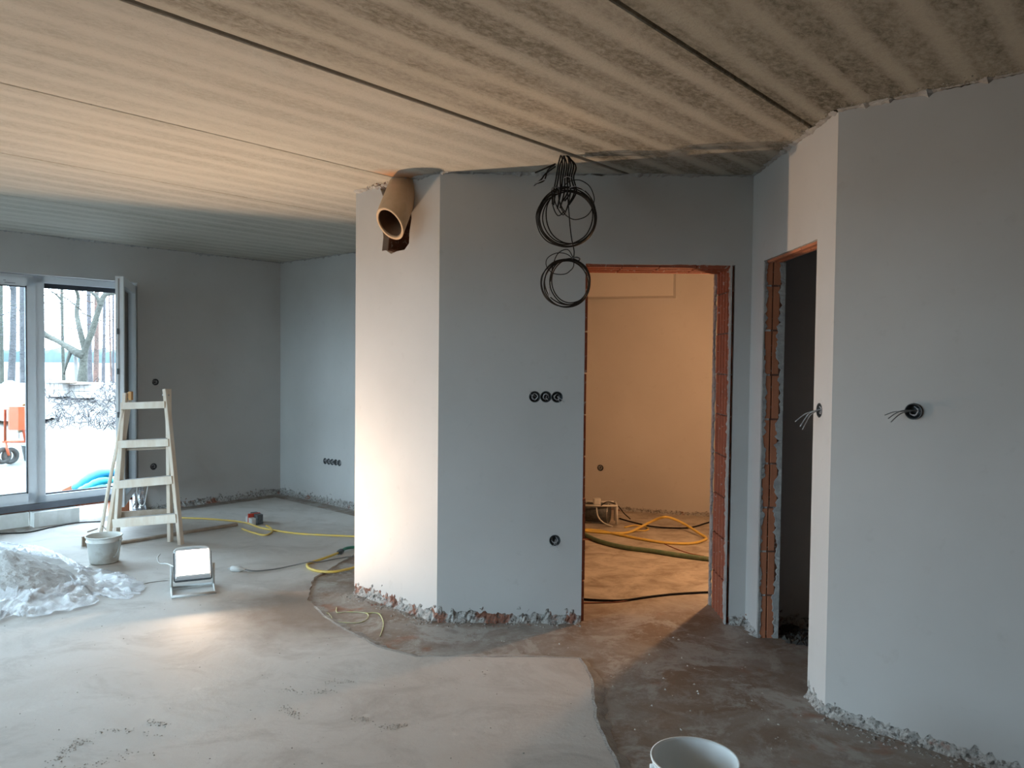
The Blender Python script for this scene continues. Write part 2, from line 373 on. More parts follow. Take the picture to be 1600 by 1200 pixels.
def cyl(p, n, r=.034, depth=.04):
    m = MB(); n = Vector((n[0], n[1], 0)).normalized(); c = Vector(p)-n*depth
    e = Vector((0, 0, 1)); g = n.cross(e); k = 20
    v = [c+(e*math.cos(2*math.pi*i/k)+g*math.sin(2*math.pi*i/k))*r for i in range(k)]; v += [q+n*(depth+.05) for q in v]
    m.add(v, [tuple(range(k)), tuple(range(k, 2*k))[::-1]]+[(i, (i+1) % k, (i+1) % k+k, i+k) for i in range(k)])
    return m.build('cutter', None)
NR = -U                               # normal of right wall, chimney face and back wall
ddR = Vector((.742, -.670)); nR = Vector((-.670, -.742))
ddC = (CM-CL).normalized(); nC = Vector((ddC.y, -ddC.x)); nC = nC if nC.y < 0 else -nC
ddB = VR
SOCK = []                              # (pos, normal, label, group, wires)
def sock(px, py, p, n, label, wires, group=None):
    q = hit(px, py, Vector(p), Vector(n)); SOCK.append((q, Vector(n).normalized(), label, group, wires)); return cyl(q, n)
# window wall
S_R = sx(217, 600, 0); S_END = (A.dot(U)-UR)
W1L = S_R+2.75
cl = [sock(243, 597, A, VR, 'upper round socket box in grey wall between window and back corner', 1), sock(240, 729, A, VR, 'lower round socket box seen through the ladder near the window', 2)]
wall('wall_left', wp(0, 0, 0).xy, wp(S_END, 0, 0).xy, VR, .42, 'grey plastered wall with the tall garden window', [(S_R, W1L, 0, 2.30)], cl, seed=1, foot=.05)
kill(cl)
# back wall
cb = [sock(px, py, A, NR, 'one of the five small round socket boxes in a row low on back wall', 0, 'row of five socket boxes on the back wall') for px, py in ((508, 720.5), (513.6, 721.3), (519, 722), (524.6, 722.5), (530.2, 723.4))]
for i, nm in enumerate(('first socket box from left in the row of five on back wall', 'second socket box from left in the row of five on back wall', 'middle socket box of the row of five on back wall', 'fourth socket box from left in the row of five on back wall', 'fifth socket box from left, nearest the chimney corner, in the row of five')):
    SOCK[-5+i] = SOCK[-5+i][:2]+(nm,)+SOCK[-5+i][3:]
BE = A+VR*3.65
wall('wall_back', A+OUT*.35, BE, NR, .3, 'blue-grey plastered back wall in shade beyond the chimney corner', (), cb, seed=2, foot=.055)
kill(cb)
# chimney face with the pipe hole
PC = hit(619, 335, CL, nC)
def pipe_cut(depth, grow=0.0):
    outline = [(597, 392), (599, 372), (597, 352), (603, 330), (599, 308), (594, 296), (606, 280), (622, 268), (645, 262), (643, 290), (641, 315), (643, 340), (640, 362), (639, 380), (632, 390), (620, 392), (611, 397), (603, 391)]
    k = [hit(x, y, CL, nC) for x, y in outline]; n = Vector((nC.x, nC.y, 0)); m = MB()
    c = sum(k, Vector())/len(k); k = [c+(q-c)*(1+grow)+Vector((0, 0, .01*nz(i*3.3))) for i, q in enumerate(k)]
    v = [q+n*.06 for q in k]+[q-n*depth for q in k]; m_ = len(k)
    m.add(v, [tuple(range(m_)), tuple(range(m_, 2*m_))[::-1]]+[(i, (i+1) % m_, (i+1) % m_+m_, i+m_) for i in range(m_)])
    return m.build('cutter', None)
c1 = pipe_cut(.09); c2 = pipe_cut(.26, -.06)
ch, P3c, _, _ = wall('wall_chimney', CL, CM, nC, .30, 'narrow lamp-lit plaster face of the chimney corner with a broken pipe hole', (), [c1], seed=3, foot=.055, foot_amp=1.2, corecut=[c2])
kill([c1, c2])
# the hidden side of the chimney corner, up to the back wall
wall('wall_chimney_side', CL, BE, Vector((OUT.x, OUT.y)), .25, 'side of the chimney corner facing the far corner', (), (), seed=4)
# wall with the warm doorway
D0, D1, DZ = .425, 1.303, 2.126
cm = [sock(px, py, (0, YM), (0, -1), l, w_) for px, py, l, w_ in ((835.5, 620, 'left one of three joined socket boxes beside the doorway', 1), (853, 620, 'middle one of three joined socket boxes beside the doorway', 2), (870.5, 620.5, 'right one of three joined socket boxes beside the doorway', 3), (867, 844.5, 'single low socket box with loose wires near the doorway foot', 4))]
wm, P3m, _, _ = wall('wall_middle', CM, (3.6, YM), (0, -1), .375, 'grey-blue plastered wall with an open doorway into the warm room', [(D0-CM.x, D1-CM.x, 0, DZ)], cm, seed=5, foot=.05, foot_amp=1.1)
kill(cm)
# return wall with the dark doorway
E0, E1 = 3.553, 4.30
cr = [sock(1280, 641, (XR, 0), (-1, 0), 'socket box with dangling wires on the lamp-lit strip by dark doorway', 5)]
wr, P3r, _, _ = wall('wall_return', (XR, YM), (XR, RC.y), (-1, 0), .12, 'short return wall with the narrow dark doorway', [(YM-E1, YM-E0, 0, 2.125)], cr, seed=6, foot=.04)
kill(cr)
# right wall
ck = [sock(1427, 643, RC, nR, 'socket box with a bent cable on the wide right wall', 6)]
RE = RC+ddR*4.4
wall('wall_right', (XR, RC.y), RE, nR, .12, 'wide grey plastered wall filling the right of the room', (), ck, seed=7, foot=.042, foot_amp=1.5, rough=.5)
kill(ck)
# walls behind the camera, closing the room
R0 = rp(0, 0, 0).xy; tR = (RE-R0).dot(VR); R1 = R0+VR*tR
wall('wall_rear', R0, R1, U, .42, 'rear plastered wall with a wide garden window', [(.5, 4.9, 0, 2.3)], (), seed=8)
wall('wall_far_right', RE, R1, Vector((OUT.x, OUT.y)), .3, 'plain plastered wall at the right end of the room', (), (), seed=9)
# room behind the doorway
g0, g1 = Vector((-.05, 8.35)), Vector((3.6, 7.25)); gd = (g1-g0).normalized(); gn = Vector((gd.y, -gd.x)); gn = gn if gn.y < 0 else -gn
cg = [sock(938, 731, g0, gn, 'small socket box on the warm wall seen through the doorway', 1)]
wall('wall_warm_room', g0, g1, gn, .3, 'warmly lit plaster wall seen through the doorway', (), cg, seed=10, foot=.03)
kill(cg)
wall('wall_warm_room_left', (BE.x-.1, YM+.375), g0, (1, 0), .2, 'left wall of the warm room behind the doorway', (), (), seed=11, has_foot=False)
wall('wall_warm_room_right', (3.3, YM+.375), (3.3, 7.5), (-1, 0), .2, 'right wall of the warm room behind the doorway', (), (), seed=12, has_foot=False)
wall('wall_dark_room', (3.4, YM), (3.4, 1.4), (-1, 0), .15, 'end wall of the unlit little room with a small opening added for daylight', [(1.4, 1.62, .9, 1.2)], (), seed=13, has_foot=False)  # unseen opening added to let some daylight into the little room
for ob in [o for o in bpy.data.objects if o.name in ('wall_left', 'wall_rear')]: pass
# beam in the warm room
bm_ = MB(); b0 = hit(1052, 462, g0+gn*.28, gn); pl_ = g0+gn*.28
s_end = (Vector((b0.x, b0.y))-pl_).dot(gd)
bm_.prism((pl_.x, pl_.y, b0.z), (gd.x*s_end, gd.y*s_end, 0), (-gn.x*.28, -gn.y*.28, 0), (0, 0, H-b0.z-.001), 0)
tag(bm_.build('beam_warm_room', PL), 'plastered downstand beam high on the warm room wall', 'beam', kind='structure')
# ------------------------------------------------------------------ bricks in the door reveals
def rib_brick(m, c0, along, up, out, L, h, ribs, depth=.012, duty=(.10, .22, .72, .84)):
    """ribbed face: L along, h up, ribs stick out along 'out'"""
    pr = [(0, -.02)]
    for i in range(ribs):
        a, b, c, d = (L*(i+q_)/ribs for q_ in duty)
        pr += [(a, 0), (b, depth), (c, depth), (d, 0)]
    pr.append((L, -.02)); n = len(pr)
    v = [Vector(c0)+along*a+out*b for a, b in pr]; v += [q+up*h for q in v]
    m.add(v, [tuple(range(n)), tuple(range(n, 2*n))[::-1]]+[(i, (i+1) % n, (i+1) % n+n, i+n) for i in range(n)]); return m
z = .0; k = 0
UP = Vector((0, 0, 1))
for side, X, outv in ((1, D1, Vector((-1, 0, 0))), (0, D0, Vector((1, 0, 0)))):
    z = 0.0; k = 0
    while z < DZ-.02:
        h = min(.238, DZ-z-.004)
        j = random.uniform(-.003, .003); L = .375-SK-.030
        rib_brick(MB(), (X-outv.x*.001+outv.x*(.002+j), YM+SK*.45+random.uniform(0, .008), z), Vector((0, 1, 0)), UP, outv, L+.02, h, 5, .017).build('brick', BR1, wm)
        z += .248; k += 1
for i in range(4):                      # lintel soffit of the warm doorway
    l = (D1-D0)/4
    rib_brick(MB(), (D0+l*i+.004, YM+.012, DZ-.001), Vector((0, 1, 0)), Vector((1, 0, 0)), Vector((0, 0, -1)), .34, l-.008, 4, .014).build('lintel_brick', BR1, wm)
z = 0.0
while z < 2.10:
    h = min(.238, 2.125-z-.004); j = random.uniform(-.003, .003)
    rib_brick(MB(), (XR+.010+j, E1+.002, z), Vector((1, 0, 0)), UP, Vector((0, -1, 0)), .088+random.uniform(-.008, .006), h, 2, .007, (.03, .08, .86, .92)).build('brick', BR2, wr)
    z += .249
for i in range(3):
    l = (E1-E0)/3
    rib_brick(MB(), (XR+.012, E0+l*i+.003, 2.124), Vector((1, 0, 0)), Vector((0, 1, 0)), Vector((0, 0, -1)), .095, l-.006, 2, .009).build('lintel_brick', BR2, wr)
def ragged_edge(parent, p_of, z0, z1, seed, wmin=.004, wmax=.022, name='jamb_mortar'):
    """mortar smeared along a vertical corner; p_of(o) gives the point o metres over the brick face"""
    m = MB(); n = int((z1-z0)/.012); v = []; f = []
    for i in range(n+1):
        z = z0+(z1-z0)*i/n; w_ = wmin+(wmax-wmin)*max(0, min(1, .45+fr(z*1.1, seed)*1.3))
        for a, b in ((-.002, .0), (-.001, .008+.004*nz(z*50, seed)), (w_, .006+.006*nz(z*60, seed+2)), (w_*1.05, -.006)): v.append(p_of(a, b)+Vector((0, 0, z)))
    for i in range(n):
        for k in range(3): f.append((4*i+k, 4*i+k+1, 4*i+k+5, 4*i+k+4))
    m.add(v, f); o = m.build(name, MORT, parent); tag(o, kind='stuff'); return o
ragged_edge(wm, lambda a, b: Vector((D1-b-.018, YM+.001+a*2.4, 0)), 0, DZ, 1, .008, .024)
ragged_edge(wm, lambda a, b: Vector((D1-b-.018, YM+.378-a*2.2, 0)), 0, DZ, 2)
ragged_edge(wr, lambda a, b: Vector((XR+.004+a, E1-b-.002, 0)), 0, 2.12, 3, .003, .028)
ragged_edge(wr, lambda a, b: Vector((XR+.118-a, E1-b-.004, 0)), 0, 2.12, 4, .01, .045)
# ------------------------------------------------------------------ ceiling of hollow-core slabs
def poly_prism(pts, z0, z1, name, mat_, parent=None):
    bm = bmesh.new(); vs = [bm.verts.new((p[0], p[1], z1)) for p in pts]; tr = tessellate_polygon([[Vector((p[0], p[1], 0)) for p in pts]]); [bm.faces.new([vs[i] for i in t]) for t in tr]
    n = len(vs); lo = [bm.verts.new((p[0], p[1], z0)) for p in pts]
    for i in range(n): bm.faces.new((vs[i], lo[i], lo[(i+1) % n], vs[(i+1) % n]))
    if name == 'ceiling': [bm.faces.new([lo[i] for i in t]) for t in tr]
    bmesh.ops.recalc_face_normals(bm, faces=bm.faces); me = bpy.data.meshes.new(name); bm.to_mesh(me); bm.free(); return link(name, me, mat_, parent)
FP = [wp(-5, .42, 0), wp(S_END+.42, .42, 0), rp(13, .42, 0), Vector((5.1, .6, 0)), Vector((3.54, 1.75, 0)), Vector((3.54, 4.9, 0)), Vector((3.9, 7.5, 0)), Vector((2, 11, 0))]
cei = poly_prism([(p.x, p.y) for p in FP], H+.022, H+.26, 'ceiling', JOINT); tag(cei, 'ceiling of pale striped concrete slabs with open joints', 'ceiling', kind='structure')
JN = [8.21, 7.27, 6.10, 4.86, 3.62, 2.485, 1.338, .14, -1.06, -2.26, -3.6, -4.8]; GAP = [.01, .008, .007, .008, .009, .030, .017, .014, .014, .014, .014, .014]
_q = hit(622, 268, CL+nC*.06, nC); _n = Vector((_q.x, _q.y)).dot(OUT); _k = [i for i in range(len(JN)-1) if JN[i+1] < _n < JN[i]][0]
STAIN = slab_mat('concrete_slab_rust_marked', (.27, .245, .20), .55, stain=(Vector((_q.x, _q.y)).dot(U), _n-JN[_k+1], 0))
for i in range(len(JN)-1):
    n1 = JN[i]-GAP[i]/2; n0 = JN[i+1]+GAP[i+1]/2; m = MB(); W_ = n1-n0; c = .012; L = 12.0; x0 = -3.42
    c = .004; pr = [(0, c), (c, 0), (W_-c, 0), (W_, c), (W_, .15), (0, .15)]
    K = 6; v = []
    for k in range(K+1): v += [Vector((x0+L*k/K, y, zz)) for y, zz in pr]
    f = [tuple(range(6)), tuple(range(6*K, 6*K+6))[::-1]]
    for k in range(K):
        for q in range(6): f.append((6*k+q, 6*k+(q+1) % 6, 6*k+6+(q+1) % 6, 6*k+6+q))
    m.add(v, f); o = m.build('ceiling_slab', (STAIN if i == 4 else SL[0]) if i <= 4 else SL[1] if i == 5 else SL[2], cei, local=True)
    p = OUT*n0; o.location = (p.x, p.y, H); o.rotation_euler = (0, 0, math.atan2(U.y, U.x))
# rust mark where the pipe hole meets the ceiling is left to the mortar lumps
lump = MB()
for (pa, dd_, nn_, ln_) in ((Vector((XR, RC.y)), ddR, nR, 1.9), (Vector((XR, 3.95)), Vector((0, -1)), Vector((-1, 0)), .6)):
    for i in range(int(620*ln_)):
        s_ = random.uniform(0, ln_); o_ = abs(random.gauss(0, .038)); q = pa+dd_*s_+nn_*o_; r_ = random.uniform(.0015, .006); p = Vector((q.x, q.y, H+.001))
        lump.add([p+Vector((random.uniform(-r_, r_), random.uniform(-r_, r_), 0)) for _ in range(3)]+[p-Vector((0, 0, r_*1.1))], [(0, 1, 3), (1, 2, 3), (0, 2, 3)])
tag(lump.build('plaster_splashes', simple('plaster_splash', (.42, .40, .36), .95), bpy.data.objects['wall_right']), kind='stuff')
lump = MB()
for i in range(60):
    s = random.uniform(.15, .62); p = P3c(s, random.uniform(-.02, .07), H-.004); r = random.uniform(.006, .018)
    lump.add([p+Vector((random.uniform(-r, r), random.uniform(-r, r), -random.uniform(0, r))) for _ in range(3)]+[p+Vector((0, 0, .004))], [(0, 1, 2), (0, 1, 3), (1, 2, 3), (0, 2, 3)])
tag(lump.build('mortar_lumps', RB, ch), kind='stuff')
# ------------------------------------------------------------------ floors
q = FP
flo = poly_prism([(p.x, p.y) for p in q], -.15, 0, 'floor', BASE); tag(flo, 'damp brown and grey base floor with pale lime blotches', 'floor', kind='structure')
edge = [fl(x, y) for x, y in ((985, 1290), (962, 1200), (946, 1150), (926, 1082), (906, 1033), (850, 1028), (760, 1031), (650, 1029), (590, 1013), (545, 990), (505, 965), (480, 940), (490, 905), (530, 880), (552, 868))]
edge += [Vector((-.98, 5.3, 0)), Vector((BE.x-.22, BE.y-.15, 0)), wp(.22, -.0, 0)+Vector((VR.x, VR.y, 0))*.26, wp(S_END-.1, 0, 0)+Vector((VR.x, VR.y, 0))*.15, rp(9.5, -.1, 0), Vector((.62, -.9, 0))]
ed = []
for i, p in enumerate(edge):
    q = edge[(i+1) % len(edge)]; L = (q-p).length; n = max(1, int(L/.035)) if i < 14 else 1
    dn = (q-p).normalized(); nn = Vector((dn.y, -dn.x, 0))
    for k in range(n):
        r = p+(q-p)*k/n; ed.append(r+(nn*.011*nz(r.x*14, r.y*14)+nn*.03*nz(r.x*2, r.y*2) if n > 1 else Vector()))
scr = poly_prism([(p.x, p.y) for p in ed], .0, .012, 'floor_screed', SCR); tag(scr, 'pale dusty screed layer with a ragged broken edge', 'screed', kind='structure')
# grey mortar lip along the screed edge
lip = MB(); v = []; f = []; ee = ed[:ed.index(ed[-1])]
ee = [p for p in ed if p.y > 1.2 and p.y < 4.75 and p.x > -1.3][:230]
for i, p in enumerate(ee):
    a = ee[max(i-1, 0)]; b = ee[min(i+1, len(ee)-1)]; t = (b-a).normalized(); nn = Vector((t.y, -t.x, 0)); wd = .03+.045*max(0, .4+fr(i*.03, 8))
    if nn.dot(Vector((1, 1, 0))) < 0: nn = -nn
    v += [p-nn*.01+UP*.0125, p+nn*.004+UP*(.0135+.002*nz(i*.7)), p+nn*wd+UP*.001]
for i in range(len(ee)-1):
    if (ee[i+1]-ee[i]).length < .2:
        for k in range(2): f.append((3*i+k, 3*i+k+1, 3*i+k+4, 3*i+k+3))
lip.add(v, f); tag(lip.build('screed_edge_mortar', MORT, scr), kind='stuff')
# crumbs
def crumbs(name, mat_, n, gen, r0, r1, label, parent=None):
    m = MB()
    for _ in range(n):
        p = gen(); r = random.uniform(r0, r1)
        a = random.uniform(0, 6.3); v = []
        for k in range(4): v.append(p+Vector((math.cos(a+k*1.57)*r*random.uniform(.5, 1.3), math.sin(a+k*1.57)*r*random.uniform(.5, 1.3), 0)))
        v += [p+Vector((random.uniform(-.3, .3)*r, random.uniform(-.3, .3)*r, r*random.uniform(.4, .9)))]
        m.add(v, [(0, 1, 4), (1, 2, 4), (2, 3, 4), (3, 0, 4), (0, 3, 2, 1)])
    o = m.build(name, mat_, parent); return tag(o, label, 'debris' if label else None, kind='stuff')
def px_gen(x0, x1, y0, y1, z_):
    def g():
        while True:
            p = fl(random.uniform(x0, x1), random.uniform(y0, y1), z_)
            if not (p.x > -1.15 and p.y > 4.35) and p.x < 1.35: return p
    return g
crumbs('screed_crumbs', simple('dark_crumbs', (.22, .20, .17), .9), 150, px_gen(0, 900, 860, 1200, .012),   .0015, .005, 'scattered dark crumbs of mortar on the pale screed')
def arc_gen(paths):
    def g():
        a, b, c = random.choice(paths); t = random.random(); x = (1-t)**2*a[0]+2*t*(1-t)*b[0]+t*t*c[0]; y = (1-t)**2*a[1]+2*t*(1-t)*b[1]+t*t*c[1]
        return fl(x+random.gauss(0, 7), y+random.gauss(0, 2.4), .0125)
    return g
crumbs('scrape_marks', simple('scraped_grit', (.34, .32, .285), .95), 460, arc_gen([((84, 1215), (92, 1165), (142, 1155)), ((84, 1215), (92, 1165), (142, 1155)), ((120, 1200), (165, 1195), (205, 1172)), ((150, 1145), (190, 1136), (245, 1150)), ((445, 1078), (480, 1086), (520, 1078)), ((515, 1068), (530, 1063), (550, 1064)), ((445, 1100), (455, 1112), (462, 1120)), ((600, 1135), (615, 1138), (632, 1132)), ((555, 1122), (565, 1124), (575, 1124)), ((230, 1126), (250, 1130), (262, 1134))]), .0015, .0045, 'thin curved scrapes of grit left on the screed')
crumbs('lime_crumbs', simple('pale_crumbs', (.48, .47, .44), .9), 150, px_gen(560, 1260, 985, 1190, .0), .002, .009, 'scattered pale crumbs of plaster on the damp floor')
def foot_gen():
    c = random.random()
    if c < .35: a, b = CL, CM
    elif c < .6: a, b = CM, Vector((D0, YM))
    else: a, b = RC, RC+ddR*1.2
    t = random.random(); p = a+(b-a)*t; n = nC if c < .35 else Vector((0, -1)) if c < .6 else nR
    p = p+n*(.02+abs(random.gauss(0, .05))); return Vector((p.x, p.y, 0))
crumbs('wall_foot_crumbs', RB, 420, foot_gen, .003, .012, 'rubble of plaster and brick along the wall foot')
crumbs('dark_room_rubble', simple('dark_rubble', (.05, .045, .04), .95), 160, lambda: Vector((random.uniform(1.55, 1.95), random.uniform(4.2, 4.5), 0)), .01, .035, 'dark rubble heap inside the narrow dark doorway')
# ------------------------------------------------------------------ window
WO = .10
win = empty('window_1', wp(S_R+1.5, WO, 0), 0, 'tall white-framed garden window with its right sash open inwards', 'window', kind='structure')
tilt = Vector((OUT.x, OUT.y, 0)); UU = Vector((-U.x, -U.y, 0))
def fbar(name, s0, s1, z0, z1, par, w0=WO, dep=.075, mat_=WHITE):
    return MB().prism(wp(s0, w0, z0), UU*(s1-s0), tilt*dep, UP*(z1-z0), 0.0).build(name, mat_, par)
sa = sx(204, 600, WO); sm0 = sx(70, 600, WO); sm1 = sx(52, 600, WO); ZB, ZT = .20, 2.285
sL = W1L-.03
fbar('frame_head', sa, sL, ZT-.06, ZT, win); fbar('frame_sill', sa, sL, ZB, ZB+.065, win)
fbar('frame_jamb', sa, sa+.06, ZB, ZT, win); fbar('frame_jamb', sL-.06, sL, ZB, ZT, win)
fbar('mullion', sm0, sm1, ZB, ZT, win)
fbar('threshold', sa-.02, sL, ZB-.055, ZB-.002, win, WO-.03, .13, GREYM)
fbar('brick_course', sa-.02, sL, ZB-.078, ZB-.057, win, WO+.01, .10, BR1)
fbar('rebate_seal', sa+.05, sm0+.002, ZT-.105, ZT-.06, win, WO+.05, .02, DARKG)
fbar('rebate_seal', sm0-.006, sm0+.001, ZB+.06, ZT-.06, win, WO+.02, .03, DARKG)
fbar('rebate_seal', sa+.05, sm0+.002, ZB+.065, ZB+.078, win, WO+.03, .02, DARKG)
def sash(s0, s1, z0, z1):
    o = MB()
    for a, b, c, d in ((s0, s1, z0, z0+.075), (s0, s1, z1-.075, z1), (s0, s0+.07, z0, z1), (s1-.07, s1, z0, z1)):
        o.prism(wp(a, WO-.02, c), UU*(b-a), tilt*.06, UP*(d-c))
    so = o.build('sash', WHITE, win)
    MB().prism(wp(s0+.06, WO+.01, z0+.06), UU*(s1-s0-.12), tilt*.006, UP*(z1-z0-.12)).build('pane', GLASS, so)
    m = MB()
    for a, b, c, d in ((s0+.07, s1-.07, z0+.075, z0+.083), (s0+.07, s1-.07, z1-.083, z1-.075), (s0+.07, s0+.078, z0+.07, z1-.07), (s1-.078, s1-.07, z0+.07, z1-.07)): m.prism(wp(a, WO-.022, c), UU*(b-a), tilt*.03, UP*(d-c))
    m.build('gasket', DARKG, so)
    return so
mid = (sm1+sL)/2+.02
sash(sm1-.015, mid-.02, ZB+.03, ZT-.03); fbar('mullion', mid-.03, mid+.03, ZB, ZT, win); sash(mid+.02, sL-.04, ZB+.03, ZT-.03)
stk = MB()                              # film remnants stuck on the head of the fixed sash
for i in range(14):
    s = sm1+random.uniform(.12, .5); stk.prism(wp(s, WO-.0225, ZT-.075+random.uniform(-.02, .02)), UU*random.uniform(.02, .09), tilt*.001, UP*.005)
stk.build('film_remnants', simple('grey_smudge', (.25, .25, .27), .7), win)
# open sash, hinged at sa+.03
hp = wp(sa+.03, WO-.03, 0); free = hit(187, 600, Vector((0, 6.95)), Vector((0, 1))); sd = (Vector((free.x, free.y, 0))-hp).normalized(); sw = .97; so_n = Vector((-sd.y, sd.x, 0))
if so_n.x < 0: so_n = -so_n
o = MB(); z0, z1 = ZB+.03, ZT-.03
for a, b, c, d in ((0, sw, z0, z0+.08), (0, sw, z1-.08, z1), (0, .075, z0, z1), (sw-.075, sw, z0, z1)): o.prism(hp+sd*a+UP*c, sd*(b-a), so_n*.065, UP*(d-c))
osash = o.build('open_sash', WHITE, win); tag(osash, 'open casement standing inwards almost edge on')
MB().prism(hp+sd*.07+so_n*.03+UP*(z0+.07), sd*(sw-.14), so_n*.006, UP*(z1-z0-.14)).build('pane', GLASS, osash)
m = MB(); m.prism(hp+sd*(sw+.0005)+so_n*.02+UP*(z0+.02), sd*.002, so_n*.012, UP*(z1-z0-.04)); m.build('lock_strip', MET, osash)
for zz in (.62, 1.02, 1.40, 1.75): MB().prism(hp+sd*(sw+.001)+so_n*.012+UP*zz, sd*.006, so_n*.02, UP*.05).build('lock_catch', DKPL, osash)
# second garden window further along and the wide rear window (behind the camera)
w3 = empty('window_2', rp(2.8, .1, 0), 0, 'wide garden window in the rear wall', 'window', kind='structure')
for a, b, c, d in ((.52, 4.88, ZT-.07, ZT), (.52, 4.88, .05, .14), (.52, .59, .05, ZT), (4.81, 4.88, .05, ZT), (2.64, 2.76, .05, ZT)):
    MB().prism(rp(a, WO, c), Vector((VR.x, VR.y, 0))*(b-a), Vector((-U.x, -U.y, 0))*.075, UP*(d-c)).build('frame_bar', WHITE, w3)
MB().prism(rp(.56, WO+.03, .1), Vector((VR.x, VR.y, 0))*4.28, Vector((-U.x, -U.y, 0))*.006, UP*(ZT-.15)).build('pane', GLASS, w3)
vl = bpy.data.lights.new('added_opening_portal', 'AREA'); vl.shape = 'RECTANGLE'; vl.size = .3; vl.size_y = .22; vl.cycles.is_portal = True; vo = bpy.data.objects.new('added_opening_portal', vl); C.objects.link(vo); vo.location = (3.5, YM-1.51, 1.05); vo.rotation_euler = Vector((-1, 0, 0)).to_track_quat('-Z', 'Y').to_euler()  # portal for the opening added to the little room
portal(S_R, W1L, 0, 2.3); portal(.5, 4.9, 0, 2.3, True)
wl = bpy.data.objects['wall_left']
rv = MB(); rv.prism(wp(S_R-.001, -.0, .0), UU*.012, tilt*.42, UP*2.3); rv.prism(wp(S_R, 0, 2.288), UU*(W1L-S_R), tilt*.42, UP*.013); rv.prism(wp(W1L-.011, 0, 0), UU*.012, tilt*.42, UP*2.3)
rv.build('window_reveal', PL, wl)
# foam blocks under the window
for (xa, xb, l) in ((-40, 50, 'long white foam block under the window, at the picture edge'), (53, 124, 'shorter stained foam block under the window, nearer the ladder')):
    a = sx(xb, 800, -.02); b = sx(xa, 800, -.02); m = MB(); L = b-a; v = []; f = []; K = 10
    for i in range(K+1):
        s = a+L*i/K; jj = .008*nz(i*1.7, xa)
        t_ = -.02-jj+(.10 if xa < 0 else .0)
        v += [wp(s, t_, .0), wp(s, t_-.004, .132+.006*nz(i, 3)), wp(s, t_+.16, .132), wp(s, t_+.16, 0)]
    for i in range(K):
        for k in range(4): f.append((4*i+k, 4*i+(k+1) % 4, 4*i+4+(k+1) % 4, 4*i+4+k))
    f += [(0, 1, 2, 3), (4*K, 4*K+3, 4*K+2, 4*K+1)]
    m.add(v, f); tag(m.build('foam_block', FOAM), l, 'foam block', 'foam blocks under the window')
# brick stub and foil by the window reveal
bs = MB(); c = wp(sa+.03, .06, 0); bs.prism(c, UU*.16+UP*.0, tilt*.12, UP*.16, .004); tag(bs.build('broken_brick', BR2), 'broken orange brick under the right end of window frame', 'brick')
fo = MB(); v = []; f = []
for i in range(9):
    for j in range(9):
        z = .02+.26*j/8; s = S_R+.02-.14*(i/8-.0)*(1-.3*j/8); v.append(wp(s+.05, -.012-.02*nz(i*.9, j*.9)-.03*(1-j/8)*math.sin(i*1.1)**2, z))
for i in range(8):
    for j in range(8): f.append((i*9+j, i*9+9+j, i*9+10+j, i*9+j+1))
fo.add(v, f); tag(fo.build('foil_flap', FOIL), 'crumpled silver foil flap at the foot of the window reveal', 'foil')
# ------------------------------------------------------------------ sockets
def make_socket(wires, seed):
    r = empty('socket_box'); rnd = random.Random(seed)
    MB().lathe([(.0335, -.004), (.0335, .001), (.031, .0015), (.029, -.001), (.029, -.036), (.0, -.036)], ax=(0, -1, 0), n=24).build('cup', DKPL, r, True)
    m = MB()
    for k in range(3):
        a = rnd.uniform(0, 6); m.tube([(math.cos(a)*.02, .03, math.sin(a)*.02), (math.cos(a+1)*.016, .008, math.sin(a+1)*.018), (math.cos(a+2.6)*.018, .004, math.sin(a+2.6)*.017), (math.cos(a+4)*.014, .022, math.sin(a+4)*.02)], .0026, 6)
    m.build('coiled_wire', WIREC, r, True)
    if wires == 1: ends = [((-.022, -.002, .012), (-.03, -.02, .035))]
    elif wires == 2: ends = [((0, -.004, -.01), (.012, -.02, -.02))]
    elif wires == 3: ends = [((.01, -.01, -.02), (.02, -.035, -.045)), ((.02, -.01, -.01), (.04, -.03, -.03))]
    elif wires == 4: ends = [((.0, -.02, -.015), (.018, -.04, -.05)), ((-.01, -.02, -.03), (-.03, -.03, -.034)), ((.012, -.02, -.028), (-.01, -.035, -.044))]
    elif wires == 5: ends = [((-.01, -.04, -.01), (-.02, -.10, -.055)), ((.0, -.04, -.012), (.0, -.085, -.075)), ((-.012, -.03, -.02), (-.01, -.07, -.09))]
    elif wires == 6: ends = [((-.03, -.03, .004), (-.075, -.07, -.03)), ((-.035, -.03, .0), (-.095, -.05, -.018)), ((-.03, -.02, -.004), (-.07, -.05, -.045))]
    else: ends = []
    for a, b in ends:
        a, b = Vector(a), Vector(b); MB().tube([(.006, .03, 0), (.003, .006, .004), a, (a+b)/2+Vector((0, 0, .005)), b], .0014 if wires < 5 else .0022, 6).build('wire', WIREC if wires != 6 else GRYC, r, True)
    return r
for i, (q, n, l, g, wi) in enumerate(SOCK):
    s = make_socket(wi, i); s.location = q; s.rotation_euler = (0, 0, math.atan2(n.y, n.x)+math.pi/2); tag(s, l, 'socket', g)
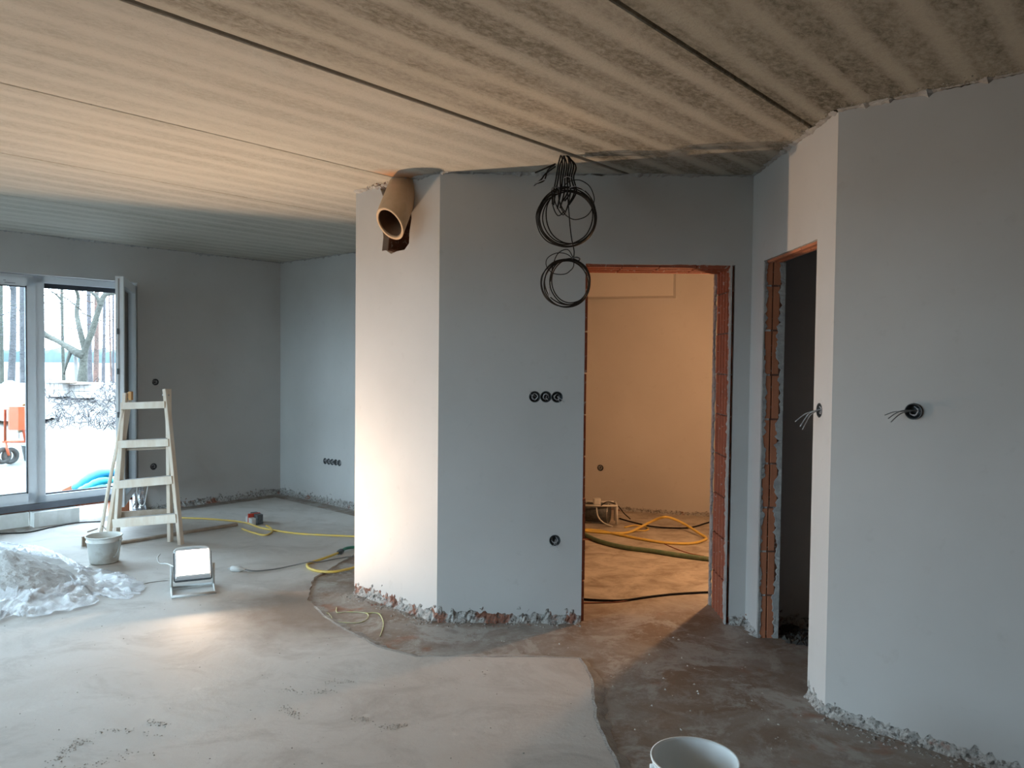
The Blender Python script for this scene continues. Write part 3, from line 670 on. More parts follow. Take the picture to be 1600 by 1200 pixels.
# ------------------------------------------------------------------ pipe in the chimney hole
pc = hit(609, 350, CL+nC*.17, nC); ax = Vector((-.56, -.60, -.57)).normalized()
pr = empty('clay_flue_pipe', pc, 0, 'beige clay flue pipe sticking out of the broken hole under the ceiling', 'pipe')
ro, ri = .106, .088
bd_ = Vector((-.16, -.60, -.78)).normalized(); f1 = ax.orthogonal().normalized(); f2 = ax.cross(f1); v = []; f = []; K = 48
prof = [(ri, -.36), (ri, -.004), (ri+.003, 0), (ro-.004, 0), (ro, -.004), (ro, -.36)]
for rr_, h_ in prof:
    for k in range(K): a = 2*math.pi*k/K; v.append(pc+bd_*h_+(f1*math.cos(a)+f2*math.sin(a))*rr_)
for i in range(5):
    for k in range(K): f.append((i*K+k, i*K+(k+1) % K, (i+1)*K+(k+1) % K, (i+1)*K+k))
m = MB(); m.add(v, f, True); m.build('pipe_wall', PIPE, pr)
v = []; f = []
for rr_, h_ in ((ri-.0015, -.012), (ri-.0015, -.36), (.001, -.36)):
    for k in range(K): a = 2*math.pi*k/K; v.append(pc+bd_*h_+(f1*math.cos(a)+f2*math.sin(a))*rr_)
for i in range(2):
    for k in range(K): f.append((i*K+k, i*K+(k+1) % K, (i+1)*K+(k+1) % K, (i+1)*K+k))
m = MB(); m.add(v, f, True); m.build('shaded_bore', simple('shaded_fireclay', (.17, .10, .06), .9, (.12, .075, .05)), pr)  # shade inside the pipe, put into a darker colour
m = MB(); e1 = ax.cross(UP).normalized(); e2 = e1.cross(ax)
v = []; f = []
for i in range(15):
    t = i/14
    for j in range(5):
        a = -.25+.32*j/4+.10*nz(t*4, j); d = -.05-.27*t; v.append(pc+bd_*d+(e1*math.cos(a)+e2*math.sin(a))*(ro+.003+(.004*nz(i, j))))
for i in range(14):
    for j in range(4): f.append((i*5+j, i*5+j+1, i*5+j+6, i*5+j+5))
m.add(v, f, True); m.build('mortar_smear', MORT, pr)
# ------------------------------------------------------------------ black cable coils under the ceiling
def ring(cx, cy, rx, ry, Y, rot=0, jit=.03, ph=0, n=18, tilt_=0):
    out = []
    for k in range(n):
        a = 2*math.pi*k/n+ph; r = 1+jit*nz(k*.7, ph*3, cx)
        x = rx*r*math.cos(a); y = ry*r*math.sin(a); x, y = x*math.cos(rot)-y*math.sin(rot), x*math.sin(rot)+y*math.cos(rot)
        out.append(at(cx+x, cy+y, Y+.02*math.sin(a+tilt_)))
    return out
top = at(881, 247, 4.12); top.z = H+.02
cu = empty('cable_coil', at(883, 340, 4.2), 0, 'upper larger coil of black cable hanging in front of grey wall', 'cable', 'black cable coils under the ceiling')
for i, (cx, cy, rx, ry, jt) in enumerate(((885, 339, 45, 46, .02), (887, 341, 44, 44, .03), (884, 337, 42, 45, .03), (889, 340, 41, 41, .03), (886, 343, 43, 43, .02), (892, 336, 39, 44, .03), (884, 342, 46, 44, .025), (887, 340, 45, 46, .02))):
    MB().tube(ring(cx, cy, rx, ry, 4.18+.008*i, ph=i*.9, jit=jt), .0033, 6, True, 4).build('cable_turn', BLACK, cu)
MB().tube(ring(901, 312, 27, 31, 4.16, ph=1), .0026, 6, True, 4).build('cable_turn', BLACK, cu)
for i in range(9):                       # doubled hanging strands
    x0 = 869+i*3.4; b = random.uniform(-3, 3)
    MB().tube([top+Vector((random.uniform(-.02, .02), random.uniform(-.01, .01), 0)), at(x0+3, 256+random.uniform(-3, 3), 4.14+.01*(i % 3)), at(x0, 278, 4.15), at(866+i*4.2+b, 300, 4.17), at(864+i*3+b, 318+random.uniform(-4, 10), 4.19)], .0042, 6).build('strand', BLACK, cu)
for (a, b, c, d) in (((862, 298), (864, 322), (872, 337), (882, 330)), ((866, 300), (868, 318), (880, 336), (888, 318)), ((872, 292), (874, 314), (884, 330), (892, 300))):
    MB().tube([at(*a, 4.15), at(*b, 4.14), at(*c, 4.14), at(*d, 4.15)], .003, 6).build('strand', BLACK, cu)
for pts in (((868, 256), (850, 264), (836, 270)), ((866, 258), (856, 266), (850, 282), (836, 287)), ((868, 260), (852, 272), (846, 280), (834, 290))):
    MB().tube([at(x, y, 4.12) for x, y in pts], .004, 6).build('cable_end', BLACK, cu)
MB().tube([at(852, 280, 4.11), at(842, 284, 4.11), at(835, 288, 4.11), at(833, 291, 4.11)], .003, 6).build('stripped_end', WIREC, cu)
MB().tube(ring(868, 297, 6, 5, 4.15, n=8), .004, 6, True, 3).build('tie', DKPL, cu)
for pts in (((880, 279), (886, 276), (893, 278)), ((890, 293), (902, 291), (914, 298))): MB().tube([at(x, y, 4.10) for x, y in pts], .0017, 5).build('tie', WIREC, cu)
cd = empty('cable_coil', at(884, 440, 4.2), 0, 'lower smaller coil of black cable beside the doorway corner', 'cable', 'black cable coils under the ceiling')
for i, (cx, cy, rx, ry, jt) in enumerate(((884, 442, 38, 37, .03), (882, 443, 37, 36, .04), (886, 441, 35, 35, .03), (890, 440, 31, 36, .03), (886, 444, 36, 36, .02), (892, 439, 30, 34, .02))):
    MB().tube(ring(cx, cy, rx, ry, 4.19+.008*i, ph=i*.7, jit=jt), .0034, 6, True, 4).build('cable_turn', BLACK, cd)
MB().tube(ring(875, 412, 22, 17, 4.2, ph=.4, jit=.06), .0026, 6, True, 4).build('cable_turn', BLACK, cd)
MB().tube([at(888, 262, 4.14), at(887, 300, 4.16), at(890, 345, 4.17), at(893, 372, 4.18), at(897, 392, 4.19), at(896, 404, 4.19)], .0032, 6).build('strand', BLACK, cd)
MB().tube([at(896, 404, 4.19), at(887, 390, 4.19), at(872, 396, 4.2), at(864, 415, 4.2), at(860, 440, 4.2)], .0026, 6).build('strand', BLACK, cd)
MB().tube(ring(900, 405, 6, 3, 4.19, n=8), .004, 6, True, 3).build('tie', DKPL, cd)
MB().tube([at(858, 448, 4.17), at(857, 456, 4.17), at(860, 464, 4.17)], .0036, 6).build('scuffed_strand', WIREC, cd)
# ------------------------------------------------------------------ ladder
def plane_pt(x, y, Y): return at(x, y, Y)
fe = fl(283, 853); fc = fl(181, 848)
lad = empty('wooden_step_ladder', (fe+fc)/2, 0, 'paint-splashed wooden double step ladder in front of the window', 'ladder')
fdir = (fe-fc).normalized(); back = Vector((-fdir.y, fdir.x, 0))
if back.y < 0: back = -back
tl = at(197, 614, fc.y+.12); tr = at(259, 608, fe.y+.12)
rl0 = fl(168, 846); rr0 = fl(266, 848); rtl = tl+back*.03+fdir*.015; rtr = tr+back*.035-fdir*.0
def lerp(a, b, t): return a+(b-a)*t
MB().bar(fc, tl, .030, .055, fdir).build('front_stile', WOOD, lad); MB().bar(fe, tr, .030, .055, fdir).build('front_stile', WOOD, lad)
MB().bar(rl0, rtl, .032, .045, fdir).build('rear_stile', WOOD, lad); MB().bar(rr0, rtr, .032, .045, fdir).build('rear_stile', WOOD, lad)
def param(a, b, y):                       # where along stile a-b the pixel row y falls
    lo, hi = 0., 1.
    for _ in range(30):
        m_ = (lo+hi)/2; p = lerp(a, b, m_)
        rel = p-Vector((0, 0, CH)); v_ = rel.dot(Y_); dpt = -rel.dot(Z_); yy = 600-F*v_/dpt
        if yy > y: lo = m_
        else: hi = m_
    return lerp(a, b, (lo+hi)/2)
for i, (yl, yr, hgt, nm) in enumerate(((634, 632, .058, 'rung'), (694, 691, .062, 'rung'), (757, 749, .066, 'rung'), (817, 809, .072, 'rung'))):
    a = param(fc, tl, yl)-fdir*.015; b = param(fe, tr, yr)+fdir*.0
    r = MB().bar(a-back*.028, b-back*.028, hgt, .022, (0, 0, 1)).build(nm, WOOD, lad)
    if i >= 1:
        rr = MB().bar(a+fdir*.02+UP*(hgt/2+.002), b+UP*(hgt/2+.002), .05, .003, back).build('dirty_tread', SAND, r)
for (yl, yr) in ((703, 700), (806, 800)):
    a = param(rl0, rtl, yl); b = param(rr0, rtr, yr)
    MB().bar(a+back*.02, b+back*.02, .055 if yl > 750 else .02, .02, (0, 0, 1)).build('rear_rung', WOODD, lad)
MB().bar(rtl-UP*.06-back*.02+fdir*.02, rtl+UP*.012-back*.02+fdir*.02, .03, .03, fdir).build('hinge_block', ORW, lad)
for p in (tl, tr): MB().tube([p-UP*.05-fdir*.03, p-UP*.05+fdir*.03], .006, 8).build('hinge_bolt', MET, lad)
a = param(fc, tl, 757)+fdir*.17+back*.03; b = param(fe, tr, 749)-fdir*.15+back*.03
MB().tube([at(231, 760, fc.y+.1), at(229, 772, fc.y+.1), at(226, 786, fc.y+.1), at(221, 790, fc.y+.1), at(216, 782, fc.y+.1), at(214, 768, fc.y+.1), at(214, 760, fc.y+.08)], .004, 6).build('rope', CRM, lad)
# long-handled spreader leaning on the ladder
sp0 = fl(158, 838); spr = empty('floor_spreader', sp0, 0, 'long-handled wooden spreader leaning against the ladder', 'tool')
b0, b1 = fl(128, 856), fl(176, 849)
MB().bar(b0+UP*.045, b1+UP*.045, .09, .022, (0, 0, 1)).build('blade', WOODD, spr)
MB().tube([sp0+UP*.04, at(170, 760, sp0.y-.06), at(184, 690, sp0.y-.12), at(191, 640, sp0.y-.15)], .015, 8).build('handle', WOOD, spr)
MB().tube([fl(137, 846)+UP*.08, at(152, 826, sp0.y-.02)], .006, 6).build('brace', WOODD, spr); MB().tube([fl(170, 846)+UP*.08, at(160, 822, sp0.y-.02)], .006, 6).build('brace', WOODD, spr)
# lath on the floor
m = MB(); m.bar(fl(187, 848, .025), fl(370, 819, .025), .045, .022, (0, 1, 0)); tag(m.build('wooden_lath', WOODD), 'long brown wooden lath lying behind the ladder feet', 'lath')
m = MB(); m.bar(fl(290, 828, .022), fl(380, 816, .022), .05, .018, (0, 1, 0)); 
# ------------------------------------------------------------------ buckets
def bucket(c, r0, r1, h, label, mat_, tiltv, dirty=False, handle=None):
    b = empty('plastic_bucket', c, 0, label, 'bucket'); ax = Vector(tiltv).normalized()
    pr = [(0, .004), (r0-.006, .004), (r0, .012), (r0+(r1-r0)*.80, h*.80), (r0+(r1-r0)*.80+.006, h*.80), (r0+(r1-r0)*.82+.006, h*.83), (r0+(r1-r0)*.84, h*.84), (r1-.002, h*.97), (r1+.005, h*.97), (r1+.006, h), (r1-.001, h+.001), (r1-.004, h*.97), (r0-.004, .010), (0, .009)]
    MB().lathe(pr, c, ax, 48).build('bucket_body', mat_, b)
    if handle:
        MB().tube([Vector(c)+Vector(p) for p in handle], .0028, 6).build('handle', MET, b)
    e = Vector((1, 0, 0))
    for s in (-1, 1):
        MB().lathe([(.014, 0), (.014, .012), (.006, .013), (0, .013)], Vector(c)+ax*h*.86+e*s*(r1-.004), e*s, 12).build('handle_lug', mat_, b)
    return b
c = fl(163, 881); bucket((c.x, c.y, .012), .098, .122, .205, 'small dirty white bucket at the foot of the ladder', BUCKD, (0, 0, 1), True, [(.12, -.02, .175), (.135, -.05, .12), (.125, -.07, .07), (.11, -.075, .06)])
pt = at(1086, 1184, 2.47); bucket((pt.x, pt.y, 0), .112, .138, pt.z, 'white open bucket with wire handle at the bottom edge of the photo', BUCK, (0, 0, 1), False,
       [(-.142, 0, pt.z*.86), (-.155, -.05, pt.z*.78), (-.13, -.11, pt.z*.66), (-.05, -.145, pt.z*.6), (.05, -.148, pt.z*.6), (.13, -.1, pt.z*.7), (.142, 0, pt.z*.86)])
# ------------------------------------------------------------------ mortar pile and plastic film
pc0 = Vector((-3.52, 5.28, .0)); v = []; f = []; K = 60
for i in range(K+1):
    for j in range(K+1):
        x = (i/K-.5)*2; y = (j/K-.5)*2; r = math.hypot(x, y)
        h = .19*max(0, 1-r)**.85*(1+.0)+.018*max(0, 1-r)*nz(x*6, y*6)+(.012*nz(x*17, y*17)+.006*nz(x*40, y*40) if r < 1 else 0)
        dx = x*.72; dy = y*.50
        v.append(pc0+U.to_3d()*0+Vector((dx*.86-dy*.3, dy*.95-dx*.30, .0135+max(0, h))))
for i in range(K):
    for j in range(K):
        x = ((i+.5)/K-.5)*2; y = ((j+.5)/K-.5)*2
        if math.hypot(x, y) < 1.02: f.append((i*(K+1)+j, (i+1)*(K+1)+j, (i+1)*(K+1)+j+1, i*(K+1)+j+1))
m = MB(); m.add(v, f, True); tag(m.build('mortar_heap', SAND), 'heap of grey dry mortar tipped out on clear plastic film', 'mortar', kind='stuff')
out = [fl(x, y) for x, y in ((-60, 985), (20, 968), (60, 968), (150, 948), (152, 935), (195, 940), (228, 922), (196, 902), (152, 897), (122, 884), (60, 858), (-20, 850), (-160, 860), (-230, 930))]
cc = sum(out, Vector())/len(out); ring_ = smooth_path(out, 10, True); M_ = len(ring_); v = []; f = []; R_ = 26
for i, p in enumerate(ring_):
    p = p+(p-cc).normalized()*(.05*nz(i*.9, 2)+.03*nz(i*2.7, 5)) if p.x > -3.4 else p
    for j in range(R_):
        t = 1-(j/(R_-1))*.72; q = cc+(p-cc)*t; ed_ = min(1, (1-t)*9+.12)
        rdg = 1-abs(nz(q.x*6+nz(q.x*2, q.y*2)*2, q.y*9, 1.3))*2.2
        h = .020+.034*max(0, rdg)**2*ed_+.012*nz(q.x*26, q.y*26)+.008*nz(q.x*55, q.y*55); 
        rr_ = 0
        d_ = q-pc0; dx = (d_.x*.95+d_.y*.3)/.907; dy = (d_.x*.30+d_.y*.86)/.907; rr_ = math.hypot(dx/.72, dy/.5)
        if rr_ < 1: h += .19*max(0, 1-rr_)**.85
        v.append(Vector((q.x, q.y, max(.0145, h))))
for i in range(M_):
    for j in range(R_-1):
        i2 = (i+1) % M_
        q = (v[i*R_+j]+v[i2*R_+j+1])/2; d_ = q-pc0; dx = (d_.x*.95+d_.y*.3)/.907; dy = (d_.x*.30+d_.y*.86)/.907
        if math.hypot(dx/.72, dy/.5) > .80: f.append((i*R_+j, i2*R_+j, i2*R_+j+1, i*R_+j+1))
m = MB(); m.add(v, f, True); tag(m.build('plastic_film', FILM), 'crumpled clear plastic film spread under the mortar heap', 'plastic film')
# ------------------------------------------------------------------ work lamp
LC = Vector((-2.105, 5.05, .185)); ln = Vector((.42, -.91, 0)).normalized(); tl_ = math.radians(36); nL = (ln*math.cos(tl_)+UP*math.sin(tl_)).normalized(); rL = Vector((-ln.y, ln.x, 0)); uL = nL.cross(rL); uL = uL if uL.z > 0 else -uL
LW, LH = .20, .17
lamp = empty('work_lamp', (LC.x, LC.y, .012), 0, 'glowing square floodlight on a tube stand on the screed', 'lamp')
MB().prism(LC-rL*(LW/2+.018)-uL*(LH/2+.018)-nL*.045, rL*(LW+.036), uL*(LH+.036), nL*.012, .01).build('housing', DKPL, lamp)
m = MB(); 
MB().prism(LC-rL*LW/2-uL*LH/2-nL*.030, rL*LW, uL*LH, nL*.002).build('led_panel', emit('led_light', (1, .84, .66), 9), lamp)
ll = bpy.data.lights.new('work_lamp_light', 'AREA'); ll.shape = 'RECTANGLE'; ll.size = .02; ll.size_y = .055; ll.energy = 90; ll.color = (1, .675, .43)
lo = bpy.data.objects.new('work_lamp_light', ll); C.objects.link(lo); lo.matrix_world = Matrix(((rL.x, uL.x, nL.x, 0), (rL.y, uL.y, nL.y, 0), (rL.z, uL.z, nL.z, 0), (0, 0, 0, 1))) @ Matrix.Rotation(math.pi, 4, 'Y'); lo.location = LC-nL*.023-uL*.050
m = MB()
for a, b, c_, d, e in ((-LW/2-.010, -LW/2, -LH/2-.010, LH/2+.010, .044), (LW/2, LW/2+.010, -LH/2-.010, LH/2+.010, .044), (-LW/2, LW/2, -LH/2-.010, -LH/2,   .067), (-LW/2, LW/2, LH/2, LH/2+.010,   .067)): m.prism(LC+rL*a+uL*c_-nL*.040, rL*(b-a), uL*(d-c_), nL*e)
m.build('bezel', WHITE, lamp)
g = Vector((LC.x, LC.y, .0235))
MB().tube([g+rL*.13+ln*.16, g-rL*.13+ln*.16, g-rL*.13-ln*.06, g+rL*.13-ln*.06], .0095, 8, True, 1).build('foot_tube', CRM, lamp)
for s in (-1, 1): MB().tube([g+rL*.13*s-ln*.05, LC+rL*.13*s-nL*.02], .009, 8).build('yoke_arm', CRM, lamp)
MB().tube([LC+uL*.10-rL*.11-nL*.03, LC+uL*.125-rL*.09-nL*.03, LC+uL*.13+rL*.0-nL*.03, LC+uL*.125+rL*.08-nL*.03, LC+uL*.10+rL*.11-nL*.03], .010, 8).build('carry_handle', CRM, lamp)
MB().tube([LC-nL*.05-rL*.1, at(262, 881, 5.15), at(250, 880, 5.18), at(246, 872, 5.2), at(250, 866, 5.25)], .005, 6).build('lamp_cord', CRM, lamp)
# plug and cable
pz = fl(371, 889, .03); pg = empty('extension_socket', pz, 0, 'white trailing cable socket lying right of the work lamp', 'socket')
q = fl(386, 890, .03); dv = (q-pz).normalized()
MB().lathe([(0, -.05), (.017, -.05), (.021, -.044), (.021, .012), (.018, .028), (.010, .045), (.006, .06), (0, .06)], pz, dv, 20).build('socket_body', CRM, pg)
MB().tube([pz-dv*.05, pz-dv*.075], .0025, 6).build('pin', MET, pg)
MB().tube([pz+dv*.055, fl(400, 892, .02), fl(430, 889, .02), fl(460, 883, .025), fl(484, 878, .045)]+[fl(500, 878, .03), fl(530, 872, .02), fl(553, 869, .02), fl(575, 868, .02)], .0048, 7).build('cable', GRYC, pg)
# ------------------------------------------------------------------ hoses and cables
def run(name, pts, r, mat_, label, cat, z_=None, group=None, sub=6):
    P_ = []
    for p in pts:
        x, y = p[:2]; zz = p[2] if len(p) > 2 else r+(.012 if z_ is None else z_)
        P_.append(fl(x, y, zz))
    return tag(MB().tube(P_, r, 8, False, sub).build(name, mat_), label, cat, group)
run('yellow_hose', [(283, 809), (330, 811), (380, 816), (405, 824), (425, 828), (470, 834), (553, 838), (575, 839)], .0085, YEL, 'pale yellow hose running along the floor to the chimney corner', 'hose')
run('yellow_hose', [(378, 826), (395, 832), (413, 836), (424, 832), (424, 826), (416, 821, .04)], .008, YEL, 'short yellow hose loop lying under the power block', 'hose', None)
run('yellow_hose', [(528, 864, .03), (510, 871, .03), (492, 877), (481, 881), (482, 887), (495, 892), (520, 893.5), (540, 890), (556, 886), (570, 882)], .010, YEL, 'yellow hose looped beside the foot of the chimney corner', 'hose')
run('green_hose', [(532, 862, .035), (540, 857, .035), (553, 855, .03), (570, 855, .03)], .012, TEAL, 'teal green hose coupled to the yellow hose at the chimney corner', 'hose')
m = MB(); p = fl(532, 862, .032); q = fl(524, 866, .03); d = (q-p).normalized(); m.lathe([(0, -.03), (.016, -.03), (.016, -.015), (.021, -.013), (.021, .01), (.016, .012), (.016, .035), (0, .035)], p, d, 14, False); tag(m.build('hose_coupling', DKPL), 'dark coupling joining the yellow and green hoses', 'coupling')
# power block
pb = fl(394, 818, .012); pw = empty('power_block', pb, 0, 'black and white power block with a red stripe near ladder', 'power block')
dx_ = (fl(410, 826)-fl(380, 812)).normalized(); dy_ = Vector((-dx_.y, dx_.x, 0)); c0 = pb-dx_*.08-dy_*.035
MB().prism(c0, dx_*.16, dy_*.045, UP*.06, .006).build('white_side', CRM, pw); MB().prism(c0+dy_*.046+UP*.006, dx_*.075, dy_*.06, UP*.085, .006).build('black_housing', DKPL, pw); MB().prism(c0+dy_*.046+dx_*.09+UP*.006, dx_*.08, dy_*.06, UP*.085, .006).build('black_housing', DKPL, pw)
MB().prism(c0+dx_*  .067-dy_*.002+UP*.001, dx_*.018, dy_*.112, UP*.093).build('red_stripe', RED, pw)
# thin black cable near the window, wires at chimney foot
run('thin_cable', [(-20, 834), (40, 832), (80, 824), (120, 817), (157, 815)], .006, BLACK, 'thin black cable on the floor below the window', 'cable')
run('loose_wire', [(526, 949), (527, 957), (545, 956), (572, 958), (574, 966), (560, 973), (525, 971), (517, 963), (512, 958), (500, 960)], .0028, LIME, 'thin yellow-green wire looped on the damp floor by chimney foot', 'wire', 0, None)
run('loose_wire', [(572, 958), (590, 958), (597, 966), (599, 978), (594, 994)], .0028, LIME, 'short pale wire tail running toward the screed edge', 'wire', 0)
run('orange_wire', [(205, 917), (235, 910), (262, 907)], .0016, GRYC, 'hair-thin wire between the plastic film and the work lamp', 'wire')
# ------------------------------------------------------------------ warm room contents
def runz(name, pts, r, mat_, label, cat, sub=6): return run(name, pts, r, mat_, label, cat, 0.0, None, sub)
runz('green_hose', [(880, 824), (905, 831), (935, 845), (975, 855), (1020, 861), (1065, 868), (1112, 874), (1160, 880)], .019, GRN, 'thick dark green hose crossing the warm room floor', 'hose')
runz('yellow_hose', [(880, 822), (905, 827), (935, 829), (965, 835), (1000, 842), (1040, 848), (1080, 849), (1100, 844), (1103, 840), (1092, 833, .03), (1068, 818, .07), (1050, 810, .12), (1038, 808, .14), (1024, 812, .10), (1000, 824, .03), (985, 831), (970, 833), (940, 832), (905, 829)], .012, YEL, 'long yellow hose arching up in a loop before the warm wall', 'hose')
runz('yellow_hose', [(976, 824), (990, 821), (1004, 822), (1013, 826), (1008, 829), (992, 829)], .007, YEL, 'small flat yellow hose loop on the warm room floor', 'hose')
runz('black_cable', [(870, 934), (907, 936), (940, 938), (975, 938), (1010, 933), (1055, 928), (1112, 925), (1150, 924)], .0075, BLACK, 'black cable lying just inside the warm doorway', 'cable')
runz('brown_cable', [(880, 941), (910, 942), (960, 941), (990, 937)], .004, REDC, 'thin brown cable beside the black one in the doorway', 'cable')
runz('red_cable', [(890, 838), (930, 845), (960, 853)], .005, REDC, 'short red-brown cable end left of the green hose', 'cable')
runz('red_cable', [(1035, 848), (1050, 855), (1075, 864), (1100, 869)], .004, REDC, 'thin red-brown cable between yellow loop and green hose', 'cable')
runz('dark_cable', [(968, 810), (985, 815), (1015, 822), (1050, 825), (1080, 824), (1112, 815), (1140, 812)], .007, BLACK, 'dark cable lying along the foot of the warm wall', 'cable')
# fan heater
bl = fl(938, 822); bw = empty('fan_heater', bl, 0, 'drum fan heater in a bent tube frame beside the warm wall', 'heater')
k = bl.y/F; hw = 22*k; hh = 31*k; dp = .24; c_ = Vector((bl.x, bl.y+.13, 0)); 
m = MB(); m.lathe([(.0, -.10), (.085, -.10), (.092, -.095), (.092, .12), (.085, .125), (.0, .125)], c_+Vector((-.02, 0, .105)), (.85, -.3, 0), 28); m.build('drum', DKPL, bw)
for s in (-.115, .115): 
    pp = c_+Vector((-.02, 0, .105))+Vector((.85, -.3, 0)).normalized()*s; MB().lathe([(.078, -.004), (.095, -.004), (.095, .006), (.078, .006), (.078, -.004)], pp, (.85, -.3, 0), 28).build('drum_ring', MET, bw)
for s in (-1, 1):
    x = c_.x+s*.155; MB().tube([(x, c_.y-.12, .012), (x, c_.y-.12, .19), (x+.01, c_.y+.08, .195), (x+.01, c_.y+.08, .012)], .011, 8, False, 1).build('frame_hoop', CRM, bw)
for y in (-.12, .08): MB().tube([(c_.x-.155, c_.y+y, .192), (c_.x+.16, c_.y+y, .192)], .010, 8).build('frame_rail', CRM, bw)
MB().prism((c_.x-.06, c_.y-.07, .195), (.07, 0, 0), (0, .06, 0), (0, 0, .05), .008).build('switch_box', CRM, bw)
MB().tube([at(939, 790, bl.y), at(950, 784, bl.y), at(965, 790, bl.y+.1), at(975, 802, bl.y+.15), at(985, 811, bl.y+.1)], .005, 6).build('mains_cord', BLACK, bw)
MB().tube([at(932, 793, bl.y-.02), at(934, 806, bl.y-.03), at(942, 816, bl.y-.03), at(957, 823, bl.y-.03)], .007, 6).build('gas_hose', CRM, bw)
# bulb in the warm room, out of sight behind the wall
LBP = Vector((1.75, 5.62, 1.45)); hb = empty('hanging_bulb', (LBP.x, LBP.y, H), 0, 'bare bulb hanging in the warm room behind the wall', 'lamp')
MB().tube([(LBP.x, LBP.y, H), (LBP.x, LBP.y, LBP.z+.09)], .004, 6).build('cord', BLACK, hb)
MB().lathe([(.0, .10), (.018, .10), (.018, .05), (.0, .05)], LBP, (0, 0, 1), 14).build('holder', DKPL, hb)
MB().lathe([(.014, .05), (.02, .035), (.034, .012), (.035, -.01), (.022, -.03), (.0, -.036)], LBP, (0, 0, 1), 20).build('bulb', emit('tungsten_bulb', (1, .55, .27), 1650), hb)
# ------------------------------------------------------------------ outside
def sst(x): x = max(0, min(1, x)); return x*x*(3-2*x)
def gh(w_): return -.06+1.02*sst((w_-3.6)/5.2)-.32*sst((w_-9.5)/9)
def gnd(x, y):
    Y = 9.0
    while Y < 60:
        p = at(x, y, Y)
        if p.z <= gh((Vector((p.x, p.y))-A).dot(OUT)): return p
        Y += .05
    return at(x, y, 16)
v = []; f = []; ws = [.43, .8, 1.5, 2.5, 3.6, 4.4, 5.2, 6, 6.8, 7.6, 8.4, 9.2, 10, 11.5, 13, 15, 17, 19, 22, 30, 50, 90, 160]; ss = [-90, -50, -30, -18, -12, -8, -5, -3]+[x*.75-2 for x in range(0, 28)]+[22, 30, 50, 90]
for w_ in ws:
    for s in ss: v.append(wp(s, w_, gh(w_)+(.10*nz(s*.8, w_*.8)*min(1, w_/6) if w_ > 2 else 0)))
n = len(ss)
for i in range(len(ws)-1):
    for j in range(n-1): f.append((i*n+j, i*n+j+1, i*n+n+j+1, i*n+n+j))
m = MB(); m.add(v, f, True); tag(m.build('ground_outside', SOIL), 'pale trampled sandy ground of the building plot', 'ground', kind='structure')
v = []; f = []; ws = [.43, 3, 10, 40, 160]; ss = [-6, -20, 0, 5, 10, 20, 40]
for w_ in ws:
    for s in ss: v.append(rp(s, w_, -.08))
for i in range(4):
    for j in range(6): f.append((i*7+j, i*7+j+1, i*7+8+j, i*7+7+j))
m = MB(); m.add(v, f); tag(m.build('ground_rear', SOIL), 'sandy ground behind the house', 'ground', kind='structure')
def outp(x, y, Y): return at(x, y, Y)
def wdist(p): return (Vector((p.x, p.y))-A).dot(OUT)
def tree(px, pb, pyb, Y, wpx, mat_, label, top_px=None, branches=(), name='pine_tree', path=None):
    b = at(pb, pyb, Y); g_ = gh(wdist(b)); b.z = g_-.1; k = Y/F; r = wpx*k/2
    t = at(px if top_px is None else top_px, 300, Y); top_ = Vector((t.x, t.y, g_+13))
    tr_ = empty(name, b, 0, label, 'tree', 'trees beyond the window')
    mid_ = at(px, 480, Y)
    MB().tube([b]+[at(x, y, Y+dy) for x, y, dy in path] if path else [b, lerp(b, mid_, .12)+Vector((0, 0, 0)), mid_, lerp(mid_, top_, .4), top_], lambda q: r*(1.35-.5*min(1, q*8) if q < .12 else .95-.65*q), 10, False, 6).build('trunk', mat_, tr_)
    rn = random.Random(int(px*7))
    for q in branches:
        MB().tube([at(x, y, Y+dy) for x, y, dy in q[1]], lambda t_, q=q: q[0]*k*(1-.75*t_), 6, False, 4).build('branch', mat_, tr_)
    for i in range(18):
        zz = rn.uniform(1.2, 6.5); a = rn.uniform(0, 6.3); L = rn.uniform(.5, 1.6); c = b.lerp(top_, zz/13); e = c+Vector((math.cos(a)*L, math.sin(a)*L, rn.uniform(-.2, .7)))
        MB().tube([c, (c+e)/2+Vector((0, 0, rn.uniform(-.15, .15))), e, e+Vector((rn.uniform(-.4, .4), 0, rn.uniform(-.3, .3)))], lambda t_: .014*(1-.8*t_), 4, False, 3).build('branch', mat_, tr_)
    return tr_
tree(2, 3, 600, 24, 8, BARKG, 'mossy trunk at the left picture edge beyond the sash')
tree(21, 17, 602, 17, 14, BARK, 'broad grey trunk, left one of the pair behind fixed sash')
tree(35, 37, 600, 19, 13, BARK, 'straight grey trunk, right one of the pair behind fixed sash')
tree(47, 47, 598, 23, 9, BARK, 'slim trunk close against the window mullion')
tree(97, 100, 590, 20, 7, BARKG, 'thin mossy trunk on the left of the open casement gap', branches=[(3.2, ((70, 525, 0), (90, 535, .2), (110, 548, .1), (125, 555, 0))), (2, ((97, 470, 0), (85, 458, 0), (72, 452, 0)))])
tree(130, 128, 600, 15, 14, BARKG, 'forked mossy tree with a crooked limb seen through the open casement', name='forked_tree', path=((130, 572, 0), (133, 546, 0), (143, 520, 0), (155, 482, 0), (165, 460, .1), (190, 452, .3), (225, 400, .5), (250, 250, .8)),
     branches=[(8, ((132, 556, 0), (122, 552, 0), (108, 543, .1), (92, 534, .2), (72, 522, .3), (40, 500, .3))), (5, ((133, 548, 0), (126, 520, 0), (120, 490, .2), (122, 462, .3), (112, 430, 0), (108, 330, 0))), (4, ((157, 478, 0), (152, 465, 0), (136, 450, 0), (120, 430, 0))), (4, ((112, 545, .1), (106, 562, 0), (100, 585, 0)))])
tree(139, 141, 600, 27, 10, BARK, 'pale trunk just right of the forked tree', )
